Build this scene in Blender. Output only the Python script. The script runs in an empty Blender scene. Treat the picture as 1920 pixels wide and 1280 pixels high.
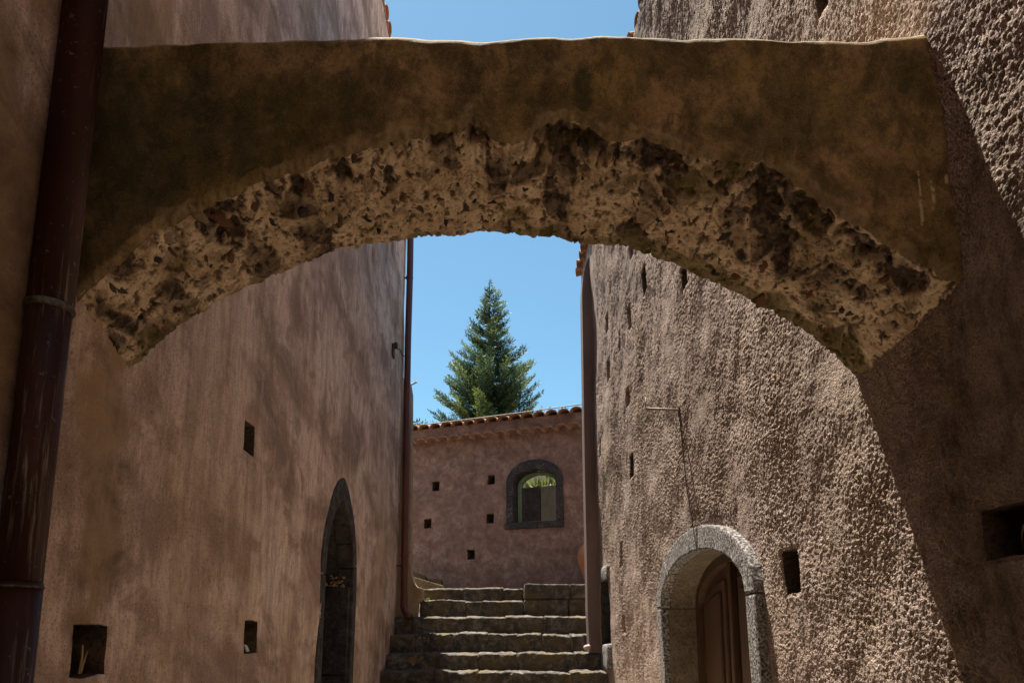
import bpy, bmesh, math, random
import numpy as np
from mathutils import Vector, noise as mnoise

scene = bpy.context.scene
# ------------------------------------------------------------------ camera, sky, sun, exposure
F_PX, CX, CY0, HORIZON = 1280.0, 960.0, 991.0, 1200.0      # in pixels of the 1920 x 1280 photograph
TILT = math.atan((HORIZON - CY0) / F_PX)
cam_data = bpy.data.cameras.new('camera')
cam = bpy.data.objects.new('camera', cam_data)
scene.collection.objects.link(cam)
cam.location = (0, 0, 0)
cam.rotation_euler = (math.pi / 2 + TILT, 0, 0)
cam_data.sensor_width = 36.0
cam_data.lens = F_PX / 1920 * 36
cam_data.shift_y = (CY0 - 640) / 1920
cam_data.clip_start = 0.05
cam_data.clip_end = 2000
scene.camera = cam

LXZ, LYZ = 0.175, 0.27                                     # sunlight: drift to the right / to the camera per metre of fall
to_sun = Vector((-LXZ, LYZ, 1)).normalized()
world = bpy.data.worlds.new('World'); scene.world = world
world.use_nodes = True
wn = world.node_tree.nodes
bg = wn['Background']
sky = wn.new('ShaderNodeTexSky'); sky.sky_type = 'NISHITA'; sky.sun_disc = False
sky.sun_elevation = math.asin(to_sun.z)
sky.sun_rotation = math.atan2(to_sun.x, to_sun.y)
sky.altitude = 900; sky.air_density = 1.0; sky.dust_density = 0.6; sky.ozone_density = 1.6
wb = wn.new('ShaderNodeMix'); wb.data_type = 'RGBA'; wb.blend_type = 'MULTIPLY'; wb.inputs['Factor'].default_value = 1.0
wb.inputs[7].default_value = (0.85, 1.12, 1.01, 1)          # the photograph's white balance: a cyan-blue sky
world.node_tree.links.new(sky.outputs[0], wb.inputs[6]); world.node_tree.links.new(wb.outputs[2], bg.inputs[0])
bg.inputs[1].default_value = 0.065

sun_data = bpy.data.lights.new('sun', 'SUN')
sun = bpy.data.objects.new('sun', sun_data); scene.collection.objects.link(sun)
sun_data.energy = 5.0; sun_data.angle = math.radians(0.55); sun_data.color = (1.0, 0.93, 0.82)
sun.rotation_euler = to_sun.to_track_quat('Z', 'Y').to_euler()
sun.location = (-3, 6, 20)

vs = scene.view_settings
vs.view_transform = 'Standard'; vs.look = 'None'; vs.gamma = 1.0; vs.use_curve_mapping = False
vs.exposure = 1.52
scene.cycles.max_bounces = 8
scene.cycles.diffuse_bounces = 5
scene.cycles.use_denoising = True
scene.cycles.sample_clamp_indirect = 6

# ------------------------------------------------------------------ helpers: picture to place
CT, ST = math.cos(TILT), math.sin(TILT)
def ray(px, py):
    a = (px - CX) / F_PX; v = (CY0 - py) / F_PX
    return Vector((a, CT - ST * v, ST + CT * v))
def at(px, py, y):
    r = ray(px, py); return r * (y / r.y)
def LXB(y): return -1.215 - 0.018 * (y - 1.75)
def RXB(y): return 1.25 - 0.061 * (y - 1.75)
LEAN = 0.022
def LX(y, z): return LXB(y)
def lean(y): return LEAN * np.clip((7.9 - y) / 3.0, 0, 1)
def RX(y, z): return RXB(y) - lean(y) * ((z - 1.0) + 0.75 * np.maximum(z - 2.3, 0) ** 2)
def on_left(px, py):
    r = ray(px, py); k = -0.018; t = (-1.215 - k * 1.75) / (r.x - k * r.y); return r * t
def on_right(px, py):
    r = ray(px, py); y = 3.0
    for _ in range(30):
        t = y / r.y; z = r.z * t; y = 0.5 * y + 0.5 * (float(RX(y, z)) / r.x) * r.y
    return r * (y / r.y)

# ------------------------------------------------------------------ helpers: numpy noise
def _hash(ix, iy, seed):
    h = (ix.astype(np.int64) * 374761393 + iy.astype(np.int64) * 668265263 + seed * 982451653) & 0x7fffffff
    h = ((h ^ (h >> 13)) * 1274126177) & 0x7fffffff
    return (h ^ (h >> 16)) & 0xffffff
def perlin(x, y, seed=0):
    ix = np.floor(x); iy = np.floor(y); fx = x - ix; fy = y - iy
    u = fx * fx * fx * (fx * (fx * 6 - 15) + 10); v = fy * fy * fy * (fy * (fy * 6 - 15) + 10)
    def g(dx, dy):
        a = _hash(ix + dx, iy + dy, seed) / 16777216.0 * 2 * np.pi
        return np.cos(a) * (fx - dx) + np.sin(a) * (fy - dy)
    return ((g(0, 0) * (1 - u) + g(1, 0) * u) * (1 - v) + (g(0, 1) * (1 - u) + g(1, 1) * u) * v) * 1.5
def fbm(x, y, octaves=4, seed=0, gain=0.5):
    s = np.zeros_like(x); a = 1.0; f = 1.0
    for o in range(octaves):
        s = s + a * perlin(x * f + o * 17.3, y * f - o * 9.1, seed + o); a *= gain; f *= 2.03
    return s
def worley(x, y, seed=0):
    ix = np.floor(x); iy = np.floor(y)
    f1 = np.full(x.shape, 9.0); f2 = np.full(x.shape, 9.0); cid = np.zeros(x.shape)
    for dx in (-1, 0, 1):
        for dy in (-1, 0, 1):
            jx = _hash(ix + dx, iy + dy, seed) / 16777216.0; jy = _hash(ix + dx, iy + dy, seed + 77) / 16777216.0
            d = np.hypot(ix + dx + jx - x, iy + dy + jy - y)
            nearer = d < f1
            f2 = np.where(nearer, f1, np.minimum(f2, d)); cid = np.where(nearer, jx * 0.61 + jy * 0.39, cid)
            f1 = np.where(nearer, d, f1)
    return f1, f2, cid
def sstep(a, b, x):
    t = np.clip((x - a) / (b - a), 0, 1); return t * t * (3 - 2 * t)

# ------------------------------------------------------------------ helpers: objects
COL = scene.collection
def empty(name, loc=(0, 0, 0), label=None, cat=None, group=None):
    o = bpy.data.objects.new(name, None); o.empty_display_size = 0.1; COL.objects.link(o); o.location = loc
    tag(o, label, cat, group); return o
def tag(o, label=None, cat=None, group=None, kind=None):
    if label: o['label'] = label
    if cat: o['category'] = cat
    if group: o['group'] = group
    if kind: o['kind'] = kind
    return o
def link(name, me, mat, parent=None, smooth=False):
    o = bpy.data.objects.new(name, me); COL.objects.link(o)
    if mat is not None and not me.materials: me.materials.append(mat)
    if parent is not None:
        o.parent = parent; o.location = -Vector(parent.location) if parent.type == 'EMPTY' and parent.parent is None else (0, 0, 0)
    if smooth: me.polygons.foreach_set('use_smooth', [True] * len(me.polygons))
    return o
def mesh_np(verts, faces, attrs=None, smooth=True):
    """verts (n,3), faces (m,4) or (m,3) arrays"""
    me = bpy.data.meshes.new('mesh'); verts = np.asarray(verts, dtype=np.float32); faces = np.asarray(faces, dtype=np.int32)
    m, k = faces.shape
    me.vertices.add(len(verts)); me.vertices.foreach_set('co', verts.ravel())
    me.loops.add(m * k); me.loops.foreach_set('vertex_index', faces.ravel())
    me.polygons.add(m); me.polygons.foreach_set('loop_start', np.arange(0, m * k, k, dtype=np.int32))
    try: me.polygons.foreach_set('loop_total', np.full(m, k, dtype=np.int32))
    except Exception: pass
    if attrs:
        for n, a in attrs.items():
            at_ = me.attributes.new(n, 'FLOAT', 'POINT'); at_.data.foreach_set('value', np.asarray(a, dtype=np.float32).ravel())
    me.update(calc_edges=True); me.validate()
    if smooth: me.polygons.foreach_set('use_smooth', np.ones(m, dtype=bool))
    return me
def mesh_py(verts, faces, smooth=False):
    me = bpy.data.meshes.new('mesh'); me.from_pydata([tuple(v) for v in verts], [], faces); me.update()
    if smooth: me.polygons.foreach_set('use_smooth', [True] * len(me.polygons))
    return me
def fix_normals(me):
    bm = bmesh.new(); bm.from_mesh(me); bmesh.ops.recalc_face_normals(bm, faces=bm.faces); bm.to_mesh(me); bm.free(); return me
def bevel_me(me, w, seg=2):
    bm = bmesh.new(); bm.from_mesh(me); bmesh.ops.recalc_face_normals(bm, faces=bm.faces)
    es = [e for e in bm.edges if len(e.link_faces) == 2 and e.calc_face_angle(0) > 0.5]
    bmesh.ops.bevel(bm, geom=es, offset=w, segments=seg, profile=0.6, affect='EDGES', clamp_overlap=True)
    bm.to_mesh(me); bm.free(); return me
def box_me(x0, x1, y0, y1, z0, z1, bev=0.0):
    v = [(x0, y0, z0), (x1, y0, z0), (x1, y1, z0), (x0, y1, z0), (x0, y0, z1), (x1, y0, z1), (x1, y1, z1), (x0, y1, z1)]
    f = [(0, 3, 2, 1), (4, 5, 6, 7), (0, 1, 5, 4), (1, 2, 6, 5), (2, 3, 7, 6), (3, 0, 4, 7)]
    me = mesh_py(v, f)
    return bevel_me(me, bev) if bev else me
def prism_me(front, back, bev=0.0):
    n = len(front); v = list(front) + list(back)
    f = [tuple(range(n)), tuple(range(2 * n - 1, n - 1, -1))] + [(i, i + n, (i + 1) % n + n, (i + 1) % n) for i in range(n)]
    me = fix_normals(mesh_py(v, f))
    return bevel_me(me, bev) if bev else me
def tube_me(pts, r, sides=10, caps=True, radii=None):
    pts = [Vector(p) for p in pts]; v = []; f = []
    up = Vector((0, 0, 1)); n = len(pts); prev = None
    for i, p in enumerate(pts):
        t = (pts[min(i + 1, n - 1)] - pts[max(i - 1, 0)]).normalized()
        if prev is None:
            a = t.cross(up)
            if a.length < 0.1: a = t.cross(Vector((1, 0, 0)))
            a.normalize()
        else:
            a = (prev - t * prev.dot(t)).normalized()
        b = t.cross(a); prev = a; rr = radii[i] if radii else r
        for k in range(sides):
            q = 2 * math.pi * k / sides; v.append(p + (a * math.cos(q) + b * math.sin(q)) * rr)
    for i in range(n - 1):
        for k in range(sides):
            k2 = (k + 1) % sides; f.append((i * sides + k, i * sides + k2, (i + 1) * sides + k2, (i + 1) * sides + k))
    if caps:
        f.append(tuple(range(sides - 1, -1, -1))); f.append(tuple((n - 1) * sides + k for k in range(sides)))
    return mesh_py(v, f, smooth=True)
def lathe_me(profile, centre, sides=28):
    v = []; f = []
    for r, z in profile:
        for k in range(sides):
            q = 2 * math.pi * k / sides; v.append((centre[0] + r * math.cos(q), centre[1] + r * math.sin(q), centre[2] + z))
    for i in range(len(profile) - 1):
        for k in range(sides):
            k2 = (k + 1) % sides; f.append((i * sides + k, i * sides + k2, (i + 1) * sides + k2, (i + 1) * sides + k))
    return mesh_py(v, f, smooth=True)
def catmull(pts, n=6):
    pts = [Vector(p) for p in pts]; out = []
    for i in range(len(pts) - 1):
        p0 = pts[max(i - 1, 0)]; p1 = pts[i]; p2 = pts[i + 1]; p3 = pts[min(i + 2, len(pts) - 1)]
        for k in range(n):
            t = k / n
            out.append(0.5 * ((2 * p1) + (p2 - p0) * t + (2 * p0 - 5 * p1 + 4 * p2 - p3) * t * t + (3 * p1 - p0 - 3 * p2 + p3) * t ** 3))
    out.append(pts[-1]); return out
def stone_box(w, d, h, seed, rough=0.02, step=0.05, rnd=0.03):
    """a roughly squared block, centred in x and y, standing on z = 0"""
    nx, ny, nz = max(3, int(w / step)), max(3, int(d / step)), max(4, int(h / step * 1.6))
    bm = bmesh.new(); idx = {}
    def vert(i, j, k):
        if (i, j, k) not in idx:
            p = Vector((-w / 2 + w * i / nx, -d / 2 + d * j / ny, h * k / nz))
            q = Vector((max(-w / 2 + rnd, min(w / 2 - rnd, p.x)), max(-d / 2 + rnd, min(d / 2 - rnd, p.y)), max(rnd, min(h - rnd, p.z))))
            o = p - q
            if o.length > 1e-6: p = q + o.normalized() * rnd * (1 if o.length > rnd * 0.5 else o.length / (rnd * 0.5) if False else 1)
            s = Vector((seed * 7.31, seed * 3.17, seed * 1.93))
            nv = mnoise.noise_vector(p * 6 + s) * rough * 0.6 + mnoise.noise_vector(p * 19 + s) * rough * 0.5 + mnoise.noise_vector(p * 48 + s) * rough * 0.42
            big = mnoise.noise(Vector((p.x * 3.2, 0, seed * 5.1))) * rough * 0.9
            idx[(i, j, k)] = bm.verts.new(p + nv + Vector((0, 0, big if k > nz / 2 else 0)))
        return idx[(i, j, k)]
    for i in range(nx):
        for j in range(ny):
            bm.faces.new((vert(i, j, nz), vert(i + 1, j, nz), vert(i + 1, j + 1, nz), vert(i, j + 1, nz)))
    for i in range(nx):
        for k in range(nz):
            bm.faces.new((vert(i, 0, k), vert(i + 1, 0, k), vert(i + 1, 0, k + 1), vert(i, 0, k + 1)))
            bm.faces.new((vert(i, ny, k), vert(i, ny, k + 1), vert(i + 1, ny, k + 1), vert(i + 1, ny, k)))
    for j in range(ny):
        for k in range(nz):
            bm.faces.new((vert(0, j, k), vert(0, j, k + 1), vert(0, j + 1, k + 1), vert(0, j + 1, k)))
            bm.faces.new((vert(nx, j, k), vert(nx, j + 1, k), vert(nx, j + 1, k + 1), vert(nx, j, k + 1)))
    me = bpy.data.meshes.new('mesh'); bm.to_mesh(me); bm.free()
    me.polygons.foreach_set('use_smooth', [True] * len(me.polygons))
    return me

# ------------------------------------------------------------------ helpers: materials
class Mat:
    def __init__(s, name, rough=0.9, spec=0.2):
        s.m = bpy.data.materials.new(name); s.m.use_nodes = True; s.t = s.m.node_tree; s.n = s.t.nodes
        s.b = s.n['Principled BSDF']; s.b.inputs['Roughness'].default_value = rough
        s.b.inputs['Specular IOR Level'].default_value = spec
        s.tc = s.n.new('ShaderNodeTexCoord').outputs['Object']
    def link(s, a, b): s.t.links.new(a, b)
    def vec(s, scale=(1, 1, 1), rot=(0, 0, 0), src=None):
        m = s.n.new('ShaderNodeMapping'); m.inputs['Scale'].default_value = scale; m.inputs['Rotation'].default_value = rot
        s.link(src or s.tc, m.inputs[0]); return m.outputs[0]
    def noise(s, scale, detail=4, rough=0.55, vec=None, dist=0.0):
        n = s.n.new('ShaderNodeTexNoise'); n.inputs['Scale'].default_value = scale; n.inputs['Detail'].default_value = detail
        n.inputs['Roughness'].default_value = rough; n.inputs['Distortion'].default_value = dist
        s.link(vec or s.tc, n.inputs['Vector']); return n.outputs['Fac']
    def voronoi(s, scale, vec=None, feature='F1', out='Distance'):
        n = s.n.new('ShaderNodeTexVoronoi'); n.feature = feature; n.inputs['Scale'].default_value = scale
        s.link(vec or s.tc, n.inputs['Vector']); return n.outputs[out]
    def attr(s, name):
        n = s.n.new('ShaderNodeAttribute'); n.attribute_name = name; return n.outputs['Fac']
    def ramp(s, fac, stops):
        r = s.n.new('ShaderNodeValToRGB'); e = r.color_ramp.elements
        while len(e) > 1: e.remove(e[-1])
        for i, (p, c) in enumerate(stops):
            el = e[0] if i == 0 else e.new(p)
            el.position = p; el.color = (c, c, c, 1) if isinstance(c, (int, float)) else (*c, 1)
        s.link(fac, r.inputs[0]); return r.outputs[0]
    def mix(s, fac, a, b, mode='MIX'):
        n = s.n.new('ShaderNodeMix'); n.data_type = 'RGBA'; n.blend_type = mode
        for sock, v in ((n.inputs['Factor'], fac), (n.inputs[6], a), (n.inputs[7], b)):
            if isinstance(v, (int, float)): sock.default_value = v
            elif isinstance(v, tuple): sock.default_value = (*v, 1)
            else: s.link(v, sock)
        return n.outputs[2]
    def math(s, op, a, b=0.0):
        n = s.n.new('ShaderNodeMath'); n.operation = op
        for i, v in enumerate((a, b)):
            if isinstance(v, (int, float)): n.inputs[i].default_value = v
            else: s.link(v, n.inputs[i])
        return n.outputs[0]
    def bump(s, h, strength=0.5, dist=0.01, normal=None):
        n = s.n.new('ShaderNodeBump'); n.inputs['Strength'].default_value = strength; n.inputs['Distance'].default_value = dist
        s.link(h, n.inputs['Height'])
        if normal: s.link(normal, n.inputs['Normal'])
        return n.outputs[0]
    def out(s, col=None, normal=None, rough=None):
        if col is not None:
            if isinstance(col, tuple): s.b.inputs['Base Color'].default_value = (*col, 1)
            else: s.link(col, s.b.inputs['Base Color'])
        if normal is not None: s.link(normal, s.b.inputs['Normal'])
        if rough is not None: s.link(rough, s.b.inputs['Roughness'])
        return s.m

M = {}
def build_materials():
    # brushed plaster of the left building
    m = Mat('brushed_plaster')
    big = m.noise(0.8, 4, 0.55, m.vec((1, 1.2, 0.7)), 0.5)
    cloud = m.noise(2.3, 6, 0.56, m.vec((1, 0.55, 1.0)), 0.5)
    cloud2 = m.noise(7.0, 6, 0.65, m.vec((1, 0.6, 0.75), (0.2, 0, 0)), 0.6)
    brush = m.noise(8.0, 4, 0.6, m.vec((1, 1.4, 0.28), (0.06, 0, 0)), 0.4)
    drip = m.noise(5.0, 3, 0.5, m.vec((1, 1.6, 0.07)))
    fine = m.noise(40, 4, 0.65, m.vec((1, 1.4, 0.3)))
    grain = m.noise(120, 4, 0.75)
    c = m.ramp(cloud, [(0.36, (0.2, 0.132, 0.098)), (0.44, (0.42, 0.292, 0.23)), (0.51, (0.64, 0.47, 0.39)), (0.62, (0.76, 0.58, 0.495))])
    c = m.mix(m.ramp(cloud2, [(0.36, 0.75), (0.5, 0.0)]), c, (0.24, 0.158, 0.116))
    c = m.mix(m.ramp(cloud2, [(0.54, 0.0), (0.68, 0.4)]), c, (0.66, 0.505, 0.435))
    c = m.mix(m.ramp(big, [(0.5, 0.0), (0.64, 0.5)]), c, (0.36, 0.225, 0.118))
    c = m.mix(m.ramp(brush, [(0.4, 0.4), (0.52, 0.0)]), c, (0.27, 0.18, 0.14))
    c = m.mix(m.ramp(brush, [(0.54, 0.0), (0.68, 0.35)]), c, (0.70, 0.54, 0.47))
    c = m.mix(m.ramp(drip, [(0.34, 0.4), (0.44, 0.0)]), c, (0.24, 0.155, 0.105))
    c = m.mix(m.ramp(fine, [(0.36, 0.4), (0.52, 0.0)]), c, (0.2, 0.13, 0.096))
    c = m.mix(m.ramp(grain, [(0.36, 0.75), (0.46, 0.0)]), c, (0.12, 0.078, 0.055))
    c = m.mix(m.ramp(grain, [(0.58, 0.0), (0.7, 0.3)]), c, (0.72, 0.57, 0.5))
    grit = m.noise(280, 3, 0.8)
    c = m.mix(m.ramp(grit, [(0.36, 0.55), (0.47, 0.0)]), c, (0.15, 0.098, 0.07))
    c = m.mix(m.ramp(grit, [(0.54, 0.0), (0.66, 0.4)]), c, (0.8, 0.63, 0.55))
    c = m.mix(m.attr('stain_shade'), c, m.ramp(cloud2, [(0.38, (0.12, 0.075, 0.038)), (0.5, (0.2, 0.128, 0.064)), (0.64, (0.28, 0.18, 0.09))]))
    h = m.math('ADD', m.math('MULTIPLY', fine, 0.6), m.math('MULTIPLY', grain, 0.6))
    M['brushed'] = m.out(c, m.bump(h, 0.45, 0.005))
    # roughcast of the right building
    m = Mat('roughcast')
    v = m.voronoi(150, m.vec((1, 0.9, 0.9)))
    n1 = m.noise(150, 4, 0.7); n2 = m.noise(2.2, 4, 0.6, m.vec((1, 1, 0.45)), 0.5); n3 = m.noise(220, 3, 0.6); n4 = m.noise(14, 5, 0.65, m.vec((1, 1, 0.5)), 0.4)
    c = m.ramp(n2, [(0.3, (0.32, 0.235, 0.188)), (0.5, (0.415, 0.312, 0.257)), (0.7, (0.48, 0.37, 0.312))])
    c = m.mix(m.ramp(n1, [(0.38, 0.8), (0.52, 0.0)]), c, (0.1, 0.066, 0.046))
    c = m.mix(m.ramp(n1, [(0.56, 0.0), (0.68, 0.5)]), c, (0.6, 0.47, 0.4))
    c = m.mix(m.ramp(n4, [(0.36, 0.6), (0.5, 0.0)]), c, (0.16, 0.105, 0.07))
    lich = m.noise(1.3, 4, 0.6, m.vec((1, 1, 0.6)))
    c = m.mix(m.ramp(lich, [(0.56, 0.0), (0.72, 0.22)]), c, (0.36, 0.275, 0.14))
    c = m.mix(m.math('MULTIPLY', m.attr('stain_shade'), 0.85), c, m.ramp(n4, [(0.36, (0.05, 0.035, 0.02)), (0.52, (0.13, 0.085, 0.042)), (0.66, (0.2, 0.13, 0.07))]))
    h = m.math('ADD', m.math('MULTIPLY', v, -0.9), m.math('ADD', m.math('MULTIPLY', n1, 0.9), m.math('MULTIPLY', n3, 0.5)))
    M['roughcast'] = m.out(c, m.bump(h, 1.0, 0.008))
    # stained plaster of the arch face
    m = Mat('stained_plaster')
    n1 = m.noise(2.3, 5, 0.6, None, 0.4); n2 = m.noise(6.5, 5, 0.65, m.vec((1, 1, 0.6)), 0.5); n3 = m.noise(70, 4, 0.7); n4 = m.noise(4.0, 4, 0.55, m.vec((1.3, 1, 0.45), (0, 0, 0)), 0.2)
    c = m.ramp(n1, [(0.3, (0.095, 0.068, 0.018)), (0.45, (0.2, 0.138, 0.056)), (0.58, (0.295, 0.2, 0.1)), (0.72, (0.28, 0.198, 0.058))])
    c = m.mix(m.ramp(n2, [(0.40, 0.8), (0.56, 0.0)]), c, (0.05, 0.038, 0.011))
    c = m.mix(m.ramp(n4, [(0.53, 0.0), (0.68, 0.6)]), c, (0.24, 0.17, 0.045))
    n5 = m.noise(15, 6, 0.7, m.vec((1, 1, 0.7)), 0.3); n6 = m.noise(320, 3, 0.8)
    c = m.mix(m.ramp(n5, [(0.38, 0.7), (0.5, 0.0)]), c, (0.06, 0.043, 0.016))
    c = m.mix(m.ramp(n5, [(0.54, 0.0), (0.66, 0.55)]), c, (0.32, 0.225, 0.095))
    c = m.mix(m.math('MULTIPLY', m.attr('moss'), m.ramp(n5, [(0.42, 1.0), (0.64, 0.82)])), c, (0.028, 0.034, 0.01))
    c = m.mix(m.ramp(n6, [(0.36, 0.6), (0.48, 0.0)]), c, (0.04, 0.03, 0.014))
    c = m.mix(m.ramp(n6, [(0.55, 0.0), (0.68, 0.4)]), c, (0.36, 0.26, 0.14))
    c = m.mix(m.attr('pale'), c, (0.46, 0.36, 0.23))
    c = m.mix(m.ramp(n3, [(0.36, 0.4), (0.5, 0.0)]), c, (0.05, 0.037, 0.016))
    M['arch_plaster'] = m.out(c, m.bump(m.math('ADD', n3, n2), 0.5, 0.006))
    # rubble and mortar of the soffit
    m = Mat('rubble_mortar')
    st = m.attr('stone'); n1 = m.noise(60, 5, 0.7); n2 = m.noise(7, 5, 0.6, None, 0.5); n3 = m.noise(220, 3, 0.6)
    mort = m.ramp(n2, [(0.3, (0.30, 0.205, 0.12)), (0.48, (0.58, 0.43, 0.285)), (0.66, (0.7, 0.545, 0.39))])
    mort = m.mix(m.ramp(n1, [(0.36, 0.75), (0.5, 0.0)]), mort, (0.1, 0.066, 0.038))
    stc = m.ramp(n1, [(0.3, (0.028, 0.02, 0.014)), (0.55, (0.075, 0.05, 0.034)), (0.75, (0.16, 0.105, 0.07))])
    c = m.mix(st, mort, stc)
    c = m.mix(m.attr('moss'), c, (0.10, 0.08, 0.016))
    c = m.mix(m.ramp(n3, [(0.62, 0.0), (0.78, 0.5)]), c, (0.55, 0.43, 0.30))
    M['rubble'] = m.out(c, m.bump(m.math('ADD', n1, m.math('MULTIPLY', n3, 0.5)), 0.8, 0.008))
    def stone(name, lo, mid, hi, sc=1.0, bumpd=0.006, lich=None):
        m = Mat(name); n1 = m.noise(9 * sc, 5, 0.65, None, 0.3); n2 = m.noise(75 * sc, 4, 0.7); n3 = m.noise(3.0 * sc, 3, 0.5)
        c = m.ramp(n1, [(0.3, lo), (0.5, mid), (0.72, hi)])
        if lich: c = m.mix(m.ramp(n3, [(0.5, 0.0), (0.66, 0.75)]), c, lich)
        c = m.mix(m.ramp(n2, [(0.38, 0.6), (0.52, 0.0)]), c, tuple(q * 0.35 for q in lo))
        return m.out(c, m.bump(m.math('ADD', n2, n1), 0.7, bumpd))
    M['rubble_stone'] = stone('rubble_stone', (0.05, 0.033, 0.022), (0.12, 0.08, 0.05), (0.24, 0.165, 0.10))
    M['hole_shade_rubble'] = stone('hole_shade_rubble', (0.03, 0.022, 0.015), (0.07, 0.05, 0.035), (0.13, 0.095, 0.065))  # dark colour puts the shade inside the wall holes into the material
    M['red_stone'] = stone('red_lava_stone', (0.10, 0.045, 0.025), (0.19, 0.09, 0.05), (0.28, 0.15, 0.085))
    M['step'] = stone('basalt_step', (0.045, 0.04, 0.036), (0.11, 0.098, 0.084), (0.28, 0.25, 0.21), 1.5, 0.014, (0.17, 0.125, 0.06))
    M['step_mortar'] = stone('step_mortar', (0.14, 0.1, 0.05), (0.24, 0.175, 0.095), (0.33, 0.25, 0.15))
    M['paving'] = stone('paving', (0.08, 0.065, 0.05), (0.14, 0.11, 0.085), (0.22, 0.17, 0.13))
    M['bounce_paving'] = stone('bounce_paving', (0.46, 0.38, 0.29), (0.58, 0.49, 0.38), (0.66, 0.56, 0.44))  # kept pale so the unseen floor bounces more light
    M['ground'] = stone('dry_ground', (0.10, 0.075, 0.05), (0.16, 0.12, 0.08), (0.23, 0.175, 0.115), 0.3)
    M['reveal'] = stone('smooth_tuff', (0.105, 0.08, 0.055), (0.16, 0.125, 0.09), (0.22, 0.175, 0.13), 0.8, 0.003)
    M['curb'] = stone('curb_stone', (0.13, 0.105, 0.07), (0.2, 0.16, 0.11), (0.3, 0.24, 0.16))
    M['dark_basalt'] = stone('dark_basalt', (0.024, 0.021, 0.021), (0.058, 0.05, 0.048), (0.115, 0.1, 0.094), 1.6, 0.01)
    m = Mat('speckled_basalt')
    n1 = m.noise(75, 4, 0.7); n2 = m.noise(8, 4, 0.6)
    c = m.ramp(n1, [(0.4, (0.035, 0.032, 0.03)), (0.5, (0.16, 0.148, 0.14)), (0.6, (0.42, 0.39, 0.365))])
    c = m.mix(m.ramp(n2, [(0.5, 0.0), (0.75, 0.4)]), c, (0.14, 0.125, 0.11))
    M['speckled'] = m.out(c, m.bump(n1, 1.0, 0.012))
    m = Mat('window_basalt')
    n1 = m.noise(90, 4, 0.7); n2 = m.noise(7, 4, 0.6, None, 0.5)
    c = m.ramp(n1, [(0.36, (0.02, 0.02, 0.025)), (0.52, (0.06, 0.058, 0.066)), (0.7, (0.15, 0.142, 0.145))])
    c = m.mix(m.ramp(m.math('ADD', m.math('MULTIPLY', n2, 0.6), m.math('MULTIPLY', n1, 0.5)), [(0.6, 0.0), (0.68, 0.75)]), c, (0.30, 0.26, 0.22))
    M['window_basalt'] = m.out(c, m.bump(n1, 0.8, 0.008))
    # trowelled plaster of the courtyard wall
    m = Mat('trowelled_plaster')
    n1 = m.noise(6, 6, 0.66, m.vec((1, 1, 1.1)), 0.35); n2 = m.noise(19, 4, 0.65, m.vec((1, 1, 0.8), (0, 0.5, 0)), 0.5); n3 = m.noise(1.2, 4, 0.55)
    c = m.ramp(n1, [(0.34, (0.2, 0.128, 0.108)), (0.5, (0.29, 0.194, 0.168)), (0.64, (0.40, 0.282, 0.248))])
    c = m.mix(m.ramp(n2, [(0.38, 0.5), (0.5, 0.0)]), c, (0.15, 0.098, 0.085))
    c = m.mix(m.ramp(n3, [(0.5, 0.0), (0.7, 0.35)]), c, (0.20, 0.135, 0.11))
    M['trowelled'] = m.out(c, m.bump(m.math('ADD', n1, n2), 0.5, 0.012))
    m = Mat('duct_plaster')
    n1 = m.noise(4, 4, 0.6, m.vec((1, 1, 0.3))); n2 = m.noise(60, 4, 0.6)
    c = m.ramp(n1, [(0.3, (0.125, 0.088, 0.08)), (0.6, (0.185, 0.132, 0.12)), (0.8, (0.22, 0.16, 0.125))])
    M['duct'] = m.out(m.mix(m.ramp(n2, [(0.36, 0.4), (0.5, 0.0)]), c, (0.14, 0.1, 0.085)), m.bump(n2, 0.5, 0.004))
    m = Mat('ochre_plaster')
    n1 = m.noise(5, 4, 0.6); n2 = m.noise(60, 4, 0.6)
    c = m.ramp(n1, [(0.3, (0.25, 0.175, 0.10)), (0.6, (0.36, 0.265, 0.175)), (0.8, (0.38, 0.27, 0.13))])
    M['ochre'] = m.out(c, m.bump(n2, 0.5, 0.004))
    # terracotta
    m = Mat('terracotta_tile')
    n1 = m.noise(11, 4, 0.6); n2 = m.noise(55, 4, 0.65); n3 = m.noise(2.5, 3, 0.5)
    c = m.ramp(n1, [(0.3, (0.3, 0.145, 0.085)), (0.5, (0.44, 0.245, 0.15)), (0.7, (0.58, 0.38, 0.255))])
    c = m.mix(m.ramp(n3, [(0.52, 0.0), (0.68, 0.5)]), c, (0.30, 0.22, 0.15))
    c = m.mix(m.ramp(n2, [(0.34, 0.6), (0.48, 0.0)]), c, (0.13, 0.07, 0.04))
    M['tile'] = m.out(c, m.bump(n2, 0.4, 0.003))
    m = Mat('terracotta_jar', 0.8)
    n1 = m.noise(7, 4, 0.6)
    M['jar'] = m.out(m.ramp(n1, [(0.3, (0.42, 0.15, 0.062)), (0.55, (0.56, 0.22, 0.10)), (0.75, (0.6, 0.28, 0.15))]), m.bump(m.noise(50), 0.2, 0.003))
    # painted pipes
    m = Mat('weathered_red_pipe', 0.6, 0.22)
    n1 = m.noise(9, 5, 0.65, m.vec((1, 1, 0.12)), 0.3); n2 = m.noise(90, 4, 0.7, m.vec((1, 1, 0.05))); n3 = m.noise(2.2, 3)
    c = m.ramp(n3, [(0.35, (0.03, 0.009, 0.007)), (0.65, (0.048, 0.015, 0.011))])
    c = m.mix(m.ramp(n1, [(0.53, 0.0), (0.66, 0.55)]), c, (0.10, 0.06, 0.052))
    c = m.mix(m.math('MULTIPLY', m.ramp(n2, [(0.53, 0.0), (0.62, 0.9)]), m.ramp(n1, [(0.46, 0.0), (0.6, 1.0)])), c, (0.2, 0.185, 0.16))
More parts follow.
